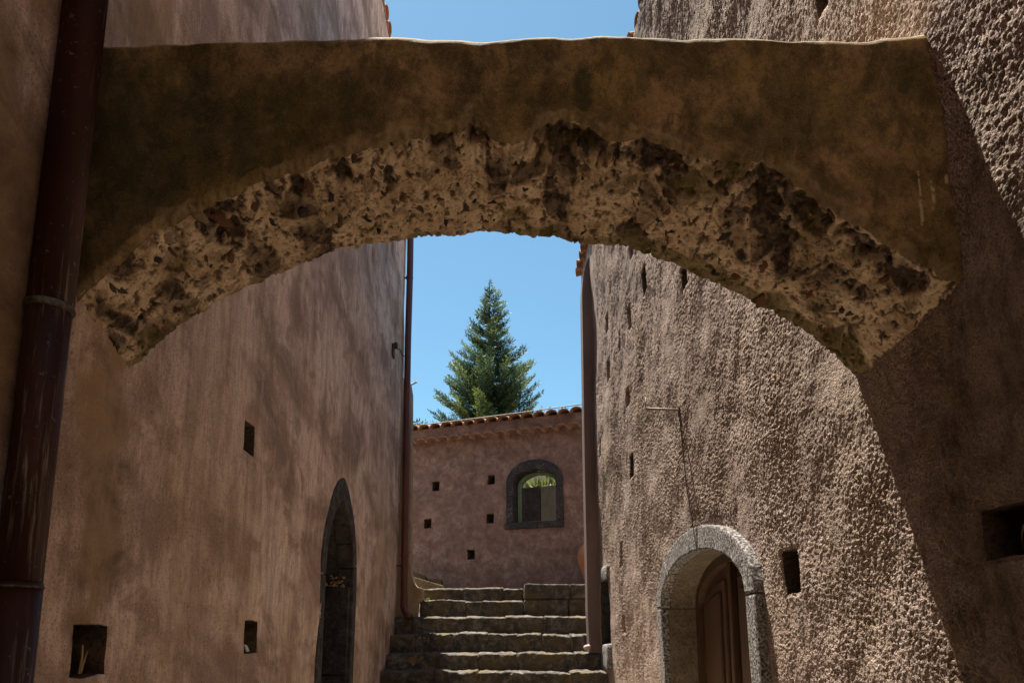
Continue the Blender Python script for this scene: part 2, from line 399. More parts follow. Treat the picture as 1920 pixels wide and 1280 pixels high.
    sp_ = m.noise(45, 4, 0.7)
    c = m.mix(m.ramp(sp_, [(0.63, 0.0), (0.7, 0.7)]), c, (0.2, 0.2, 0.17))
    M['pipe_near'] = m.out(c, m.bump(n2, 0.25, 0.002), m.ramp(n1, [(0.4, 0.5), (0.7, 0.8)]))
    m = Mat('red_pipe', 0.4, 0.5)
    n3 = m.noise(3, 3)
    M['pipe_far'] = m.out(m.ramp(n3, [(0.35, (0.075, 0.02, 0.016)), (0.65, (0.11, 0.03, 0.022))]))
    m = Mat('verdigris_joint', 0.7, 0.3)
    n1 = m.noise(40, 4, 0.6)
    M['joint'] = m.out(m.ramp(n1, [(0.38, (0.045, 0.025, 0.018)), (0.55, (0.10, 0.105, 0.085)), (0.7, (0.2, 0.24, 0.2))]), m.bump(n1, 0.5, 0.003))
    m = Mat('rusty_iron', 0.8, 0.3)
    n1 = m.noise(60, 4, 0.6)
    M['iron'] = m.out(m.ramp(n1, [(0.35, (0.03, 0.018, 0.014)), (0.6, (0.09, 0.05, 0.036))]), m.bump(n1, 0.3, 0.002))
    m = Mat('grey_iron', 0.6, 0.4); n1 = m.noise(70, 3)
    M['grey_iron'] = m.out(m.ramp(n1, [(0.4, (0.15, 0.11, 0.08)), (0.6, (0.30, 0.25, 0.2))]))
    m = Mat('black_cable', 0.7, 0.3); M['cable'] = m.out(m.ramp(m.noise(30), [(0.4, (0.05, 0.04, 0.035)), (0.6, (0.1, 0.085, 0.07))]))
    m = Mat('pale_cable', 0.7, 0.3); M['pale_cable'] = m.out(m.ramp(m.noise(30), [(0.4, (0.3, 0.25, 0.2)), (0.6, (0.45, 0.38, 0.3))]))
    m = Mat('pink_pvc', 0.5, 0.4); M['pvc'] = m.out(m.ramp(m.noise(20), [(0.4, (0.5, 0.36, 0.33)), (0.6, (0.62, 0.48, 0.44))]))
    # woods
    def wood(name, a, b, rough=0.55):
        m = Mat(name, rough, 0.35); n1 = m.noise(14, 5, 0.6, m.vec((1, 1, 0.09)), 0.8); n2 = m.noise(90, 4, 0.6, m.vec((1, 1, 0.05)))
        c = m.mix(m.ramp(n2, [(0.35, 0.5), (0.55, 0.0)]), m.ramp(n1, [(0.3, a), (0.7, b)]), tuple(q * 0.5 for q in a))
        return m.out(c, m.bump(n2, 0.2, 0.002))
    M['door_wood'] = wood('varnished_brown_wood', (0.045, 0.021, 0.01), (0.095, 0.048, 0.022))
    M['dark_wood'] = wood('dark_old_wood', (0.02, 0.014, 0.011), (0.05, 0.034, 0.025), 0.8)
    m = Mat('green_paint', 0.5, 0.4)
    M['green'] = m.out(m.ramp(m.noise(12, 4), [(0.35, (0.20, 0.30, 0.16)), (0.65, (0.27, 0.38, 0.21))]))
    # pane: clear with mirror sheen
    g = bpy.data.materials.new('window_glass'); g.use_nodes = True; t = g.node_tree; b = t.nodes['Principled BSDF']
    tr = t.nodes.new('ShaderNodeBsdfTransparent'); gl = t.nodes.new('ShaderNodeBsdfGlossy'); gl.inputs['Roughness'].default_value = 0.02
    fr = t.nodes.new('ShaderNodeFresnel'); fr.inputs[0].default_value = 1.5; mx = t.nodes.new('ShaderNodeMixShader')
    t.links.new(fr.outputs[0], mx.inputs[0]); t.links.new(tr.outputs[0], mx.inputs[1]); t.links.new(gl.outputs[0], mx.inputs[2])
    t.links.new(mx.outputs[0], t.nodes['Material Output'].inputs[0]); t.nodes.remove(b); M['glass'] = g
    m = Mat('pink_wash'); M['pink'] = m.out(m.ramp(m.noise(4, 4), [(0.35, (0.62, 0.46, 0.42)), (0.65, (0.72, 0.57, 0.52))]))
    m = Mat('grey_green_render'); M['grey_render'] = m.out(m.ramp(m.noise(4, 4), [(0.35, (0.17, 0.165, 0.12)), (0.65, (0.24, 0.23, 0.17))]))
    # foliage
    def leaf(name, dark, mid, light, rough=0.55):
        m = Mat(name, rough, 0.3); a = m.attr('tint'); c = m.ramp(a, [(0.0, dark), (0.5, mid), (1.0, light)])
        m.out(c)
        tl = m.n.new('ShaderNodeBsdfTranslucent'); m.link(c, tl.inputs[0]); mx = m.n.new('ShaderNodeMixShader'); mx.inputs[0].default_value = 0.3
        m.link(m.b.outputs[0], mx.inputs[1]); m.link(tl.outputs[0], mx.inputs[2]); m.link(mx.outputs[0], m.n['Material Output'].inputs[0]); return m.m
    M['needle'] = leaf('fir_needles', (0.022, 0.048, 0.034), (0.06, 0.108, 0.046), (0.21, 0.26, 0.065))
    M['leaf'] = leaf('green_leaves', (0.06, 0.09, 0.02), (0.13, 0.17, 0.03), (0.26, 0.29, 0.06))
    m = Mat('bark'); M['bark'] = m.out(m.ramp(m.noise(20, 4), [(0.35, (0.05, 0.035, 0.026)), (0.65, (0.12, 0.085, 0.065))]), m.bump(m.noise(40), 0.6, 0.01))
    m = Mat('dry_straw'); M['straw'] = m.out(m.ramp(m.noise(20), [(0.4, (0.28, 0.2, 0.1)), (0.6, (0.4, 0.3, 0.16))]))
    m = Mat('paper_scrap'); M['paper'] = m.out(m.ramp(m.noise(20), [(0.4, (0.5, 0.48, 0.46)), (0.6, (0.65, 0.63, 0.6))]))
build_materials()
def lump_mat():
    m = Mat('mortar_lump'); n1 = m.noise(60, 4, 0.7); n2 = m.noise(8, 3)
    c = m.mix(m.ramp(n1, [(0.36, 0.6), (0.5, 0.0)]), m.ramp(n2, [(0.3, (0.25, 0.17, 0.10)), (0.7, (0.46, 0.34, 0.22))]), (0.09, 0.06, 0.035))
    M['rubble_mortar_lump'] = m.out(c, m.bump(n1, 0.8, 0.006))
lump_mat()

# ------------------------------------------------------------------ height-field walls with recesses and cut openings
def lines(a, b, step, extra=()):
    """step: function(a) -> spacing; extra: exact values that must be lines"""
    out = [a]
    while out[-1] < b: out.append(out[-1] + step(out[-1]))
    out[-1] = b
    arr = np.array(out)
    for e in extra:
        if a < e < b: arr = arr[np.abs(arr - e) > 0.0022]
    return np.unique(np.concatenate([arr, [e for e in extra if a < e < b]]))
def wall_mesh(A, B, place, relief, holes=(), cut=None, cap_vec=None, attrs=None, flip=False):
    """A, B: line positions; place(a, b, o) -> (n,3) with o out of the wall; holes: (a0, a1, b0, b1, depth)"""
    aa, bb = np.meshgrid(A, B, indexing='ij')
    o = relief(aa, bb); deep = np.zeros(aa.shape, bool)
    for (a0, a1, b0, b1, dep) in holes:
        ins = (aa > a0) & (aa < a1) & (bb > b0) & (bb < b1)
        rim = (aa > a0 - 0.012) & (aa < a1 + 0.012) & (bb > b0 - 0.012) & (bb < b1 + 0.012) & ~ins
        if dep > 0.1: deep |= ins
        o = np.where(ins, -dep + 0.025 * perlin(aa * 18, bb * 18, 5), np.where(rim, o - 0.004, o))
    wa = 0.007 * perlin(aa * 7, bb * 9, 91) + 0.0025 * perlin(aa * 26, bb * 30, 92); wb_ = 0.007 * perlin(aa * 8, bb * 7, 93) + 0.0025 * perlin(aa * 28, bb * 26, 94)
    wa[0, :] = 0; wa[-1, :] = 0; wb_[:, 0] = 0; wb_[:, -1] = 0
    P = place((aa + wa).ravel(), (bb + wb_).ravel(), o.ravel())
    na, nb = len(A), len(B)
    i = np.arange(na * nb).reshape(na, nb)
    q = np.stack([i[:-1, :-1], i[1:, :-1], i[1:, 1:], i[:-1, 1:]], -1)
    keep = np.ones(q.shape[:2], bool)
    if cut is not None:
        ca = 0.5 * (A[:-1] + A[1:])[:, None] + 0 * B[None, :-1]; cb = 0.5 * (B[:-1] + B[1:])[None, :] + 0 * A[:-1, None]
        keep &= ~cut(ca, cb)
    dq = (deep[:-1, :-1] | deep[1:, 1:] | deep[1:, :-1] | deep[:-1, 1:])[keep]; q = q[keep]
    if cap_vec is not None:
        n0 = len(P); ci = i[-1, :]; P = np.concatenate([P, P[ci] + np.array(cap_vec)]); k = np.arange(nb) + n0
        q = np.concatenate([q, np.stack([ci[:-1], k[:-1], k[1:], ci[1:]], -1)])
        n0 = len(P); ti = i[:, -1]; P = np.concatenate([P, P[ti] + np.array(cap_vec)]); k = np.arange(na) + n0
        q = np.concatenate([q, np.stack([ti[:-1], ti[1:], k[1:], k[:-1]], -1)])
    if flip: q = q[:, ::-1]
    me = mesh_np(P, q, attrs)
    idx = np.zeros(len(q), dtype=np.int32); idx[:len(dq)] = dq
    me['deep'] = int(dq.sum())
    if dq.any(): HOLES.append((me, idx))
    return me
HOLES = []
def hole_lines(holes, which):
    out = []
    for h in holes:
        for v in (h[0], h[1]) if which == 0 else (h[2], h[3]): out += [v - 0.012, v - 0.0015, v + 0.0015, v + 0.012]
    # lines just inside
    return sorted(set(round(x, 5) for x in out))

# ------------------------------------------------------------------ ground
def ground():
    ys = np.array([-400, -40, -6, 0, 1.5, 3, 4.5, 5.9, 6.6, 8.3, 8.45, 9, 12, 40, 400, 900.0])
    zs = np.array([-1.7, -1.7, -1.66, -1.62, -1.55, -1.35, -1.12, -0.92, -0.75, 0.2, 0.55, 0.56, 0.56, 0.5, 0.3, 0.0])
    xs = np.array([-900, -60, -8, -2, -1, 0, 1, 2, 8, 60, 900.0])
    yy, xx = np.meshgrid(ys, xs, indexing='ij'); zz = np.interp(yy, ys, zs)
    i = np.arange(yy.size).reshape(yy.shape)
    q = np.stack([i[:-1, :-1], i[:-1, 1:], i[1:, 1:], i[1:, :-1]], -1).reshape(-1, 4)
    o = link('ground', mesh_np(np.stack([xx.ravel(), yy.ravel(), zz.ravel()], -1), q, smooth=False), M['ground'])
    tag(o, 'dry earthen ground rising from the alley up to the yard', 'ground', kind='structure')
ground()
def bounce_floor():  # unseen pale slab, added to bounce light onto soffit and left wall
    ys = np.array([2.7, 3, 4.5, 5.9, 6.35]); zs = np.interp(ys, [-6, 0, 1.5, 3, 4.5, 5.9, 6.6], [-1.66, -1.62, -1.55, -1.35, -1.12, -0.92, -0.75]) + 0.03
    v = []; f = []
    for y, z in zip(ys, zs): v += [(LXB(y) - 0.05, y, z), (RXB(y) + 0.05, y, z)]
    for k in range(len(ys) - 1): f.append((2 * k, 2 * k + 1, 2 * k + 3, 2 * k + 2))
    tag(link('bounce_pavement', mesh_py(v, f), M['bounce_paving']), 'unseen pale alley floor added to bounce light upwards', 'pavement', kind='structure')
bounce_floor()
def unseen_shade_block():  # added out of view to cut sky fill on near walls and arch face
    root = empty('unseen_shade_block', (0, -2.5, -1.6), 'added unseen block behind the viewer, shading the near walls and arch', 'building')
    link('wall', box_me(LXB(0) - 0.5, RXB(0) + 0.5, -6.5, -0.35, 0.72, 6.0), M['brushed'], root)
    link('roof', prism_me([Vector((-1.9, -6.7, 6.0)), Vector((2.0, -6.7, 6.0)), Vector((2.0, -0.2, 6.0)), Vector((-1.9, -0.2, 6.0))], [Vector((-1.9, -6.7, 6.2)), Vector((2.0, -6.7, 6.2)), Vector((2.0, -0.2, 6.4)), Vector((-1.9, -0.2, 6.4))]), M['tile'], root)
unseen_shade_block()

# ------------------------------------------------------------------ doorway rings
def ring_curve(kind, yc, half, zs, rise, z0, n=24):
    """points (y, z) from the foot nearer the camera over the arch to the far foot"""
    pts = [(yc - half, z0 + (zs - z0) * k / 6) for k in range(6)]
    if kind == 'round':
        for k in range(n + 1):
            q = math.pi * (1 - k / n); c_, s_ = math.cos(q), math.sin(q)
            pts.append((yc + half * c_, zs + rise * abs(s_) ** 0.95))
    else:                                                     # pointed
        R = (half * half + rise * rise) / (2 * half); am = math.asin(min(1, rise / R))
        for k in range(n // 2 + 1):
            a = am * k / (n // 2); pts.append((yc - half + R - R * math.cos(a), zs + R * math.sin(a)))
        for k in range(n // 2 - 1, -1, -1):
            a = am * k / (n // 2); pts.append((yc + half - R + R * math.cos(a), zs + R * math.sin(a)))
    pts += [(yc + half, zs + (z0 - zs) * k / 6) for k in range(1, 7)]
    return pts
def inside_poly(a, b, poly):
    r = np.zeros(a.shape, bool); n = len(poly)
    for i in range(n):
        y0, z0 = poly[i]; y1, z1 = poly[(i + 1) % n]
        if z0 == z1: continue
        c = ((b < z0) != (b < z1)) & (a < (y1 - y0) * (b - z0) / (z1 - z0) + y0); r ^= c
    return r
def ring_stones(parent, outer, inner, cuts, xf, side, proud, depth, mat, name='surround_stone', bev=0.012, seed=1):
    for s in range(len(cuts) - 1):
        i0, i1 = cuts[s], cuts[s + 1]
        out_ = outer[i0:i1 + 1]; inn = inner[i0:i1 + 1]
        poly = out_ + inn[::-1]
        cy = sum(p[0] for p in poly) / len(poly); cz = sum(p[1] for p in poly) / len(poly)
        poly = [(p[0] + (cy - p[0]) * 0.006, p[1] + (cz - p[1]) * 0.006) for p in poly]
        n = len(out_); fr = [Vector((xf(y, z) - side * proud, y, z)) for y, z in poly]; bk = [Vector((xf(y, z) + side * depth, y, z)) for y, z in poly]
        v = fr + bk; N = len(poly); f = []
        for k in range(n - 1):
            a, b = k, k + 1; c, d = N - 2 - k, N - 1 - k
            f.append((a, b, c, d)); f.append((a + N, d + N, c + N, b + N))
        for k in range(N): f.append((k, k + N, (k + 1) % N + N, (k + 1) % N))
        me = fix_normals(mesh_py(v, f))
        bm = bmesh.new(); bm.from_mesh(me)
        es = [e for e in bm.edges if len(e.link_faces) == 2 and e.calc_face_angle(0) > 0.6]
        bmesh.ops.bevel(bm, geom=es, offset=bev, segments=2, profile=0.6, affect='EDGES', clamp_overlap=True)
        for w in bm.verts:
            w.co += mnoise.noise_vector(w.co * 14 + Vector((seed, s, 0))) * 0.004
        bm.to_mesh(me); bm.free(); link(name, me, mat, parent)
def reveal_mesh(inner, xf, side, x_in, x_out):
    v = []; f = []
    for (y, z) in inner: v += [Vector((xf(y, z) + side * x_in, y, z)), Vector((xf(y, z) + side * x_out, y, z))]
    for k in range(len(inner) - 1): f.append((2 * k, 2 * k + 1, 2 * k + 3, 2 * k + 2))
    return mesh_py(v, f)

# ------------------------------------------------------------------ left building
def px_hole(fn, x0, x1, y0, y1, depth):
    a = fn(x0, (y0 + y1) / 2); b = fn(x1, (y0 + y1) / 2); c = fn((x0 + x1) / 2, y0); d = fn((x0 + x1) / 2, y1)
    return (min(a.y, b.y), max(a.y, b.y), min(c.z, d.z), max(c.z, d.z), depth)
def left_building():
    root = empty('plastered_building', (LXB(4), 4, -1.6), 'tall building with streaky brown plaster, pointed stone doorway and tiled eave', 'building')
    holes = [px_hole(on_left, 137, 204, 1172, 1266, 0.34), px_hole(on_left, 456, 481, 1163, 1223, 0.28), px_hole(on_left, 457, 475, 792, 850, 0.24),
             px_hole(on_left, 697, 702, 466, 494, 0.08), px_hole(on_left, 735, 739, 452, 478, 0.08), px_hole(on_left, 740, 742, 606, 630, 0.03), px_hole(on_left, 722, 725, 1030, 1050, 0.05)]
    # pointed doorway
    yc, zs, z0 = 5.05, 0.44, -1.15
    outer = ring_curve('pointed', yc, 0.57, zs, 0.78, z0); inner = ring_curve('pointed', yc, 0.435, zs, 0.60, z0); mid = ring_curve('pointed', yc, 0.50, zs, 0.69, z0)
    A = lines(-7, 7.9, lambda y: 0.3 if y < 0.6 else 0.014 * max(1, (y / 2.4) ** 1.3), hole_lines(holes, 0))
    B = lines(-1.75, 6.28, lambda z: 0.02 if z < 2.4 else 0.04, hole_lines(holes, 1))
    def relief(a, b): return 0.012 * fbm(a * 1.1, b * 0.8, 3, 3) + 0.0035 * fbm(a * 7, b * 2.5, 3, 9) + 0.0012 * fbm(a * 40, b * 14, 2, 15)
    def place(a, b, o): return np.stack([LXB(a) + o, a, b], -1)
    ga, gb = np.meshgrid(A, B, indexing='ij')
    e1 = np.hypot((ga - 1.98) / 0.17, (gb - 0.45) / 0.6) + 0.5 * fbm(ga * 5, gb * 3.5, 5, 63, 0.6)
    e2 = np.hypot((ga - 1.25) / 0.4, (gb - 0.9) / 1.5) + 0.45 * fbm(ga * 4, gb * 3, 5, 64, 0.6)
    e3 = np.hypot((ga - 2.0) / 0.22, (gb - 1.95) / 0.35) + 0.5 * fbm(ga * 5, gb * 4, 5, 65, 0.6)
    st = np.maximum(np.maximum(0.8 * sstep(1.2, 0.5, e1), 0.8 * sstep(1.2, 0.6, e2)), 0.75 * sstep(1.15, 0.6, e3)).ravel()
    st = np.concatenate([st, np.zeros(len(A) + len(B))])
    me = wall_mesh(A, B, place, relief, holes, lambda a, b: inside_poly(a, b, mid), (-3.0, 0, 0), {'stain_shade': st})
    link('wall', me, M['brushed'], root)
    # doorway parts
    xf = lambda y, z: LXB(y); n = len(outer)
    ring_stones(root, outer, inner, [0, 3, 6, 11, 18, 25, 28, n - 1], xf, -1, 0.008, 0.13, M['dark_basalt'])
    link('jamb_reveal', fix_normals(reveal_mesh(inner, xf, -1, 0.128, 0.46)), M['dark_basalt'], root)
    for k, (za, zb) in enumerate(((-1.15, -0.275), (-0.262, 0.42))):       # blocks of the far jamb
        x0 = LXB(yc + 0.435); link('jamb_block', bevel_me(box_me(x0 - 0.44, x0 - 0.02, yc + 0.405, yc + 0.433, za, zb), 0.008), M['dark_basalt'], root)
    rr = random.Random(8)
    for k in range(60):                                       # crumbling pale mortar on the far jamb
        lump = bpy.data.meshes.new('mesh'); bm = bmesh.new(); bmesh.ops.create_icosphere(bm, subdivisions=1, radius=1.0)
        sz = rr.uniform(0.005, 0.013); c0 = Vector((LXB(yc + 0.43) - rr.uniform(0.03, 0.42), yc + 0.405 + rr.uniform(0, 0.01), 0.425 + abs(rr.gauss(0, 0.045))))
        for v_ in bm.verts: v_.co = c0 + Vector((v_.co.x * sz * 1.3, v_.co.y * sz * 0.8, v_.co.z * sz * 0.8)) * (1 + 0.4 * mnoise.noise(v_.co * 2 + c0 * 30))
        bm.to_mesh(lump); bm.free(); link('mortar_crumb', lump, M['rubble_mortar_lump'], root)
    x0 = LXB(yc) - 0.44
    door = link('door', prism_me([Vector((x0, y, z)) for y, z in inner], [Vector((x0 - 0.05, y, z)) for y, z in inner]), M['dark_wood'], root)
    for k in range(1, 5):
        yy = yc - 0.435 + 0.87 * k / 5
        link('plank_batten', box_me(x0, x0 + 0.012, yy - 0.015, yy + 0.015, -1.1, 0.6), M['dark_wood'], door)
    link('rear_wall', box_me(-4.4, -4.3, -7, 7.9, -1.7, 6.9), M['brushed'], root)
    # eave and roof
    ex = lambda y: LXB(y) + 0.012
    tiles_along(root, [(ex(y), y) for y in np.arange(2.6, 7.95, 0.19)], 6.30, (1, 0), slope=0.26)
    v = [Vector((LXB(-7) + 0.0, -7, 6.31)), Vector((LXB(7.95), 7.95, 6.31)), Vector((-5, 7.95, 7.3)), Vector((-5, -7, 7.3))]
    link('roof', prism_me(v, [p + Vector((0, 0, 0.06)) for p in v]), M['tile'], root)
    return root
TILE_ME = None
def tile_mesh(length=0.42, r0=0.082, r1=0.066, th=0.012, seg=9):
    v = []; f = []
    for (yy, r) in ((0, r0), (length, r1)):
        for rr in (r, r - th):
            for k in range(seg + 1):
                q = math.pi * k / seg; v.append((rr * math.cos(q), yy, rr * math.sin(q) * 0.8))
    n = seg + 1
    for k in range(seg):
        f += [(k, k + 1, 2 * n + k + 1, 2 * n + k), (n + k, 3 * n + k, 3 * n + k + 1, n + k + 1), (k, n + k, n + k + 1, k + 1), (2 * n + k, 2 * n + k + 1, 3 * n + k + 1, 3 * n + k)]
    f += [(0, 2 * n, 3 * n, n), (seg, n + seg, 3 * n + seg, 2 * n + seg)]
    return fix_normals(mesh_py(v, f, smooth=False))
def tiles_along(parent, spots, z, front, slope=0.22, scale=1.0, seed=1, zf=None):
    """half-round tiles, open end towards `front` (x, y)"""
    global TILE_ME
    if TILE_ME is None: TILE_ME = tile_mesh(); TILE_ME.materials.append(M['tile'])
    rnd = random.Random(seed); yaw = math.atan2(-front[1], -front[0]) - math.pi / 2
    for i, (x, y) in enumerate(spots):
        o = bpy.data.objects.new('roof_tile', TILE_ME); COL.objects.link(o); o.parent = parent
        p = Vector((x, y, z + rnd.uniform(-0.006, 0.006))) + Vector((front[0], front[1], 0)) * rnd.uniform(-0.012, 0.012)
        o.location = p - Vector(parent.location); s = scale * rnd.uniform(0.95, 1.05)
        o.rotation_euler = (slope + rnd.uniform(-0.03, 0.03), rnd.uniform(-0.05, 0.05), yaw + rnd.uniform(-0.05, 0.05)); o.scale = (s, s, s)
left_building()

# ------------------------------------------------------------------ right building
def right_building():
    root = empty('roughcast_building', (RXB(4), 4, -1.6), 'sunlit building with coarse roughcast plaster, arched wooden door and wall slots', 'building')
    R_ = on_right; holes = []
    for (x0, x1, y0, y1, d) in [(1201, 1211, 500, 550, 0.12), (1281, 1291, 500, 540, 0.12), (1174.5, 1181, 572, 618, 0.1), (1134.5, 1139, 590, 622, 0.09),
                                (1160, 1163.5, 622, 660, 0.07), (1136, 1142.5, 672, 714, 0.1), (1174, 1180, 728, 760, 0.1), (1126, 1129, 822, 856, 0.08),
                                (1180.5, 1188, 851, 896, 0.12), (1163.5, 1169, 1016, 1062, 0.1), (1168.5, 1174, 1154, 1186, 0.1), (1180, 1185, 450, 484, 0.08),
                                (1472, 1500, 1031, 1113, 0.16), (1526, 1548, -30, 26, 0.14), (1848, 1935, 946, 1046, 0.3)]:
        holes.append(px_hole(R_, x0, x1, y0, y1, d))
    yc, zs, z0 = 4.05, 0.22, -1.35; HW = 0.73
    outer = ring_curve('round', yc, 0.85, zs, 0.445, z0); inner = ring_curve('round', yc, HW, zs, 0.30, z0); mid = ring_curve('round', yc, 0.79, zs, 0.38, z0)
    hatch = (6.72, 7.16, -0.04, 0.60)
    holes.append((*hatch, 0.30))
    A = lines(-7, 8.0, lambda y: 0.3 if y < 1.2 else 0.0046 * max(1, (y / 2.4) ** 1.15), hole_lines(holes, 0))
    B = lines(-1.75, 4.55, lambda z: 0.02 if z < -0.35 else 0.0047 if z < 2.1 else 0.010, hole_lines(holes, 1))
    def relief(a, b):
        wob = 0.02 * perlin(a * 3, b * 3, 41)
        f1, f2, _ = worley(a * 100 + wob * 25, b * 92, 3)
        peb = sstep(0.72, 0.05, f1)
        patch = 0.65 + 0.45 * np.clip(fbm(a * 2.2, b * 1.4, 3, 21), -1, 1)
        return (0.02 * fbm(a * 0.9, b * 0.8, 3, 7) + 0.006 * fbm(a * 5, b * 3.2, 3, 12)
                + patch * (0.0042 * peb + 0.0034 * fbm(a * 58, b * 46, 4, 31, 0.6) + 0.005 * np.minimum(0, perlin(a * 15, b * 6, 37) + 0.15)))
    def place(a, b, o): return np.stack([RX(a, b) - o, a, b], -1)
    ga, gb = np.meshgrid(A, B, indexing='ij')
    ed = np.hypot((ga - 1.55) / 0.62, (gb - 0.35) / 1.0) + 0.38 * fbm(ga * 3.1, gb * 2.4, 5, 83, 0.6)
    st = (sstep(1.15, 0.6, ed) * (0.72 + 0.28 * np.clip(fbm(ga * 9, gb * 7, 4, 85), -1, 1))).ravel()  # part moss stain, part painted shade around the arch's shadow
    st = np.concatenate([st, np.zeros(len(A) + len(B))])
    me = wall_mesh(A, B, place, relief, holes, lambda a, b: inside_poly(a, b, mid), (3.0, 0, 0), {'stain_shade': st}, flip=True)
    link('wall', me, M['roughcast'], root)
    xf = lambda y, z: float(RX(y, z)); n = len(outer)
    ring_stones(root, outer, inner, [0, 3, 6, 17, 24, 30, 33, n - 1], xf, 1, 0.045, 0.03, M['speckled'], bev=0.014, seed=4)
    # reveal in blocks: soffit, jamb blocks with fine joints
    rv = [(y, z) for y, z in inner]
    link('arch_reveal', fix_normals(reveal_mesh(rv, xf, 1, 0.026, 0.46)), M['reveal'], root)
    for sgn, yj in ((1, yc + HW), (-1, yc - HW)):
        for za, zb in ((-1.35, -0.36), (-0.355, zs - 0.004)):
            x0 = xf(yj, 0.0)
            link('jamb_block', box_me(x0 + 0.0, x0 + 0.45, *(sorted((yj - sgn * 0.004, yj + sgn * 0.06))), za, zb, 0.003), M['reveal'], root)
    # two door leaves: frame, panel field, beads
    xd = xf(yc, 0) + 0.165
    def leafpoly(y0, y1, inset, ztop_in):
        pts = []
        top = [(y, z) for y, z in inner if z >= zs - 1e-6]
        ys = np.linspace(y0, y1, 14)
        ty = np.array([p[0] for p in top]); tz = np.array([p[1] for p in top])
        pts = [(y, float(np.interp(y, ty, tz)) - ztop_in) for y in ys]
        return [(y0, z0 + 0.02 + inset)] + pts + [(y1, z0 + 0.02 + inset)]
    frame = link('door_frame', fix_normals(reveal_mesh(inner, lambda y, z: xd, 1, -0.02, 0.08)), M['door_wood'], root)
    inn2 = ring_curve('round', yc, HW - 0.06, zs, 0.24, z0)
    v = []; f = []
    for a, b in zip(inner, inn2): v += [Vector((xd - 0.02, *a)), Vector((xd - 0.02, *b)), Vector((xd + 0.03, *b))]
    for k in range(len(inner) - 1): f += [(3 * k, 3 * k + 1, 3 * k + 4, 3 * k + 3), (3 * k + 1, 3 * k + 2, 3 * k + 5, 3 * k + 4)]
    link('door_frame', fix_normals(mesh_py(v, f)), M['door_wood'], root)
    for y0, y1 in ((yc - HW + 0.01, yc - 0.004), (yc + 0.004, yc + HW - 0.01)):
        poly = leafpoly(y0, y1, 0, 0.0)
        leaf_ = link('door_leaf', prism_me([Vector((xd + 0.03, *p)) for p in poly], [Vector((xd + 0.07, *p)) for p in poly]), M['door_wood'], root)
        poly = leafpoly(y0 + 0.14, y1 - 0.1, 0.2, 0.14)
        link('raised_panel', prism_me([Vector((xd + 0.005, *p)) for p in poly], [Vector((xd + 0.035, *p)) for p in poly], 0.012), M['door_wood'], leaf_)
        cyp = 0.5 * (y0 + y1)
        poly = leafpoly(y0 + 0.2, y1 - 0.16, 0.28, 0.21)
        link('raised_panel', prism_me([Vector((xd - 0.012, *p)) for p in poly], [Vector((xd + 0.01, *p)) for p in poly], 0.01), M['door_wood'], leaf_)
    link('centre_bead', box_me(xd - 0.012, xd + 0.032, yc - 0.03, yc + 0.03, z0 + 0.03, zs + 0.24, 0.008), M['door_wood'], root)
    # small hatch by the stairs: lintel, sill and dark shutter
    y0, y1, za, zb = hatch; x0 = xf(6.94, 0.3)
    link('hatch_lintel', stone_at(0.24, 0.56, 0.15, 3, (x0 + 0.105, 6.93, zb - 0.005), rough=0.012), M['speckled'], root)
    link('hatch_sill', stone_at(0.24, 0.54, 0.24, 5, (x0 + 0.1, 6.95, za - 0.235), rough=0.012), M['speckled'], root)
    link('hatch_jamb', box_me(x0 + 0.0, x0 + 0.29, y1 - 0.03, y1 + 0.02, za + 0.005, zb - 0.005, 0.006), M['dark_basalt'], root)
    link('hatch_shutter', box_me(x0 + 0.2, x0 + 0.23, y0 + 0.01, y1 - 0.01, za + 0.01, zb - 0.01), M['dark_wood'], root)
    # plastered duct casing with rounded head
    yb0, yb1 = 7.22, 7.44; xL = 0.795; xw = RXB(7.33) + 0.03
    prof = [(xw, -0.13), (xL + 0.012, -0.13), (xL, 0.3), (xL - 0.004, 2.0), (xL, 3.4)]
    for k in range(9):
        q = math.pi / 2 * k / 8; prof.append((xL + (xw - xL) * (1 - math.cos(q)) * 0.95, 3.85 + 0.52 * math.sin(q)))
    prof.append((xw, 4.37))
    me = prism_me([Vector((x, yb0, z)) for x, z in prof], [Vector((x, yb1, z)) for x, z in prof], 0.02)
    link('duct_casing', me, M['duct'], root)
    link('drain_outlet', tube_me([Vector((xL - 0.035, yb0 - 0.025, -0.075)), Vector((xL + 0.03, yb0 + 0.03, -0.06))], 0.026, 12), M['pvc'], root)
    link('rear_wall', box_me(3.95, 4.05, -7, 8.0, -1.7, 5.2), M['roughcast'], root)
    # eave and roof
    spots = []
    for y in np.arange(2.4, 7.98, 0.185): spots.append((float(RX(y, 4.5)) - 0.0, y))
    tiles_along(root, spots, 4.56, (-1, 0), slope=0.26, seed=5)
    tiles_along(root, [(x - 0.05, y + 0.09) for x, y in spots if y > 7.0], 4.60, (-1, 0), slope=0.26, seed=6)
    v = [Vector((float(RX(-7, 4.5)), -7, 4.57)), Vector((float(RX(7.98, 4.5)), 7.98, 4.57)), Vector((5, 7.98, 5.6)), Vector((5, -7, 5.6))]
    link('roof', prism_me(v, [p + Vector((0, 0, 0.06)) for p in v]), M['tile'], root)
def stone_at(w, d, h, seed, loc, rough=0.02, step=0.05, rnd=0.02):
    me = stone_box(w, d, h, seed, rough, step, rnd); me.transform(__import__('mathutils').Matrix.Translation(Vector(loc))); return me
right_building()

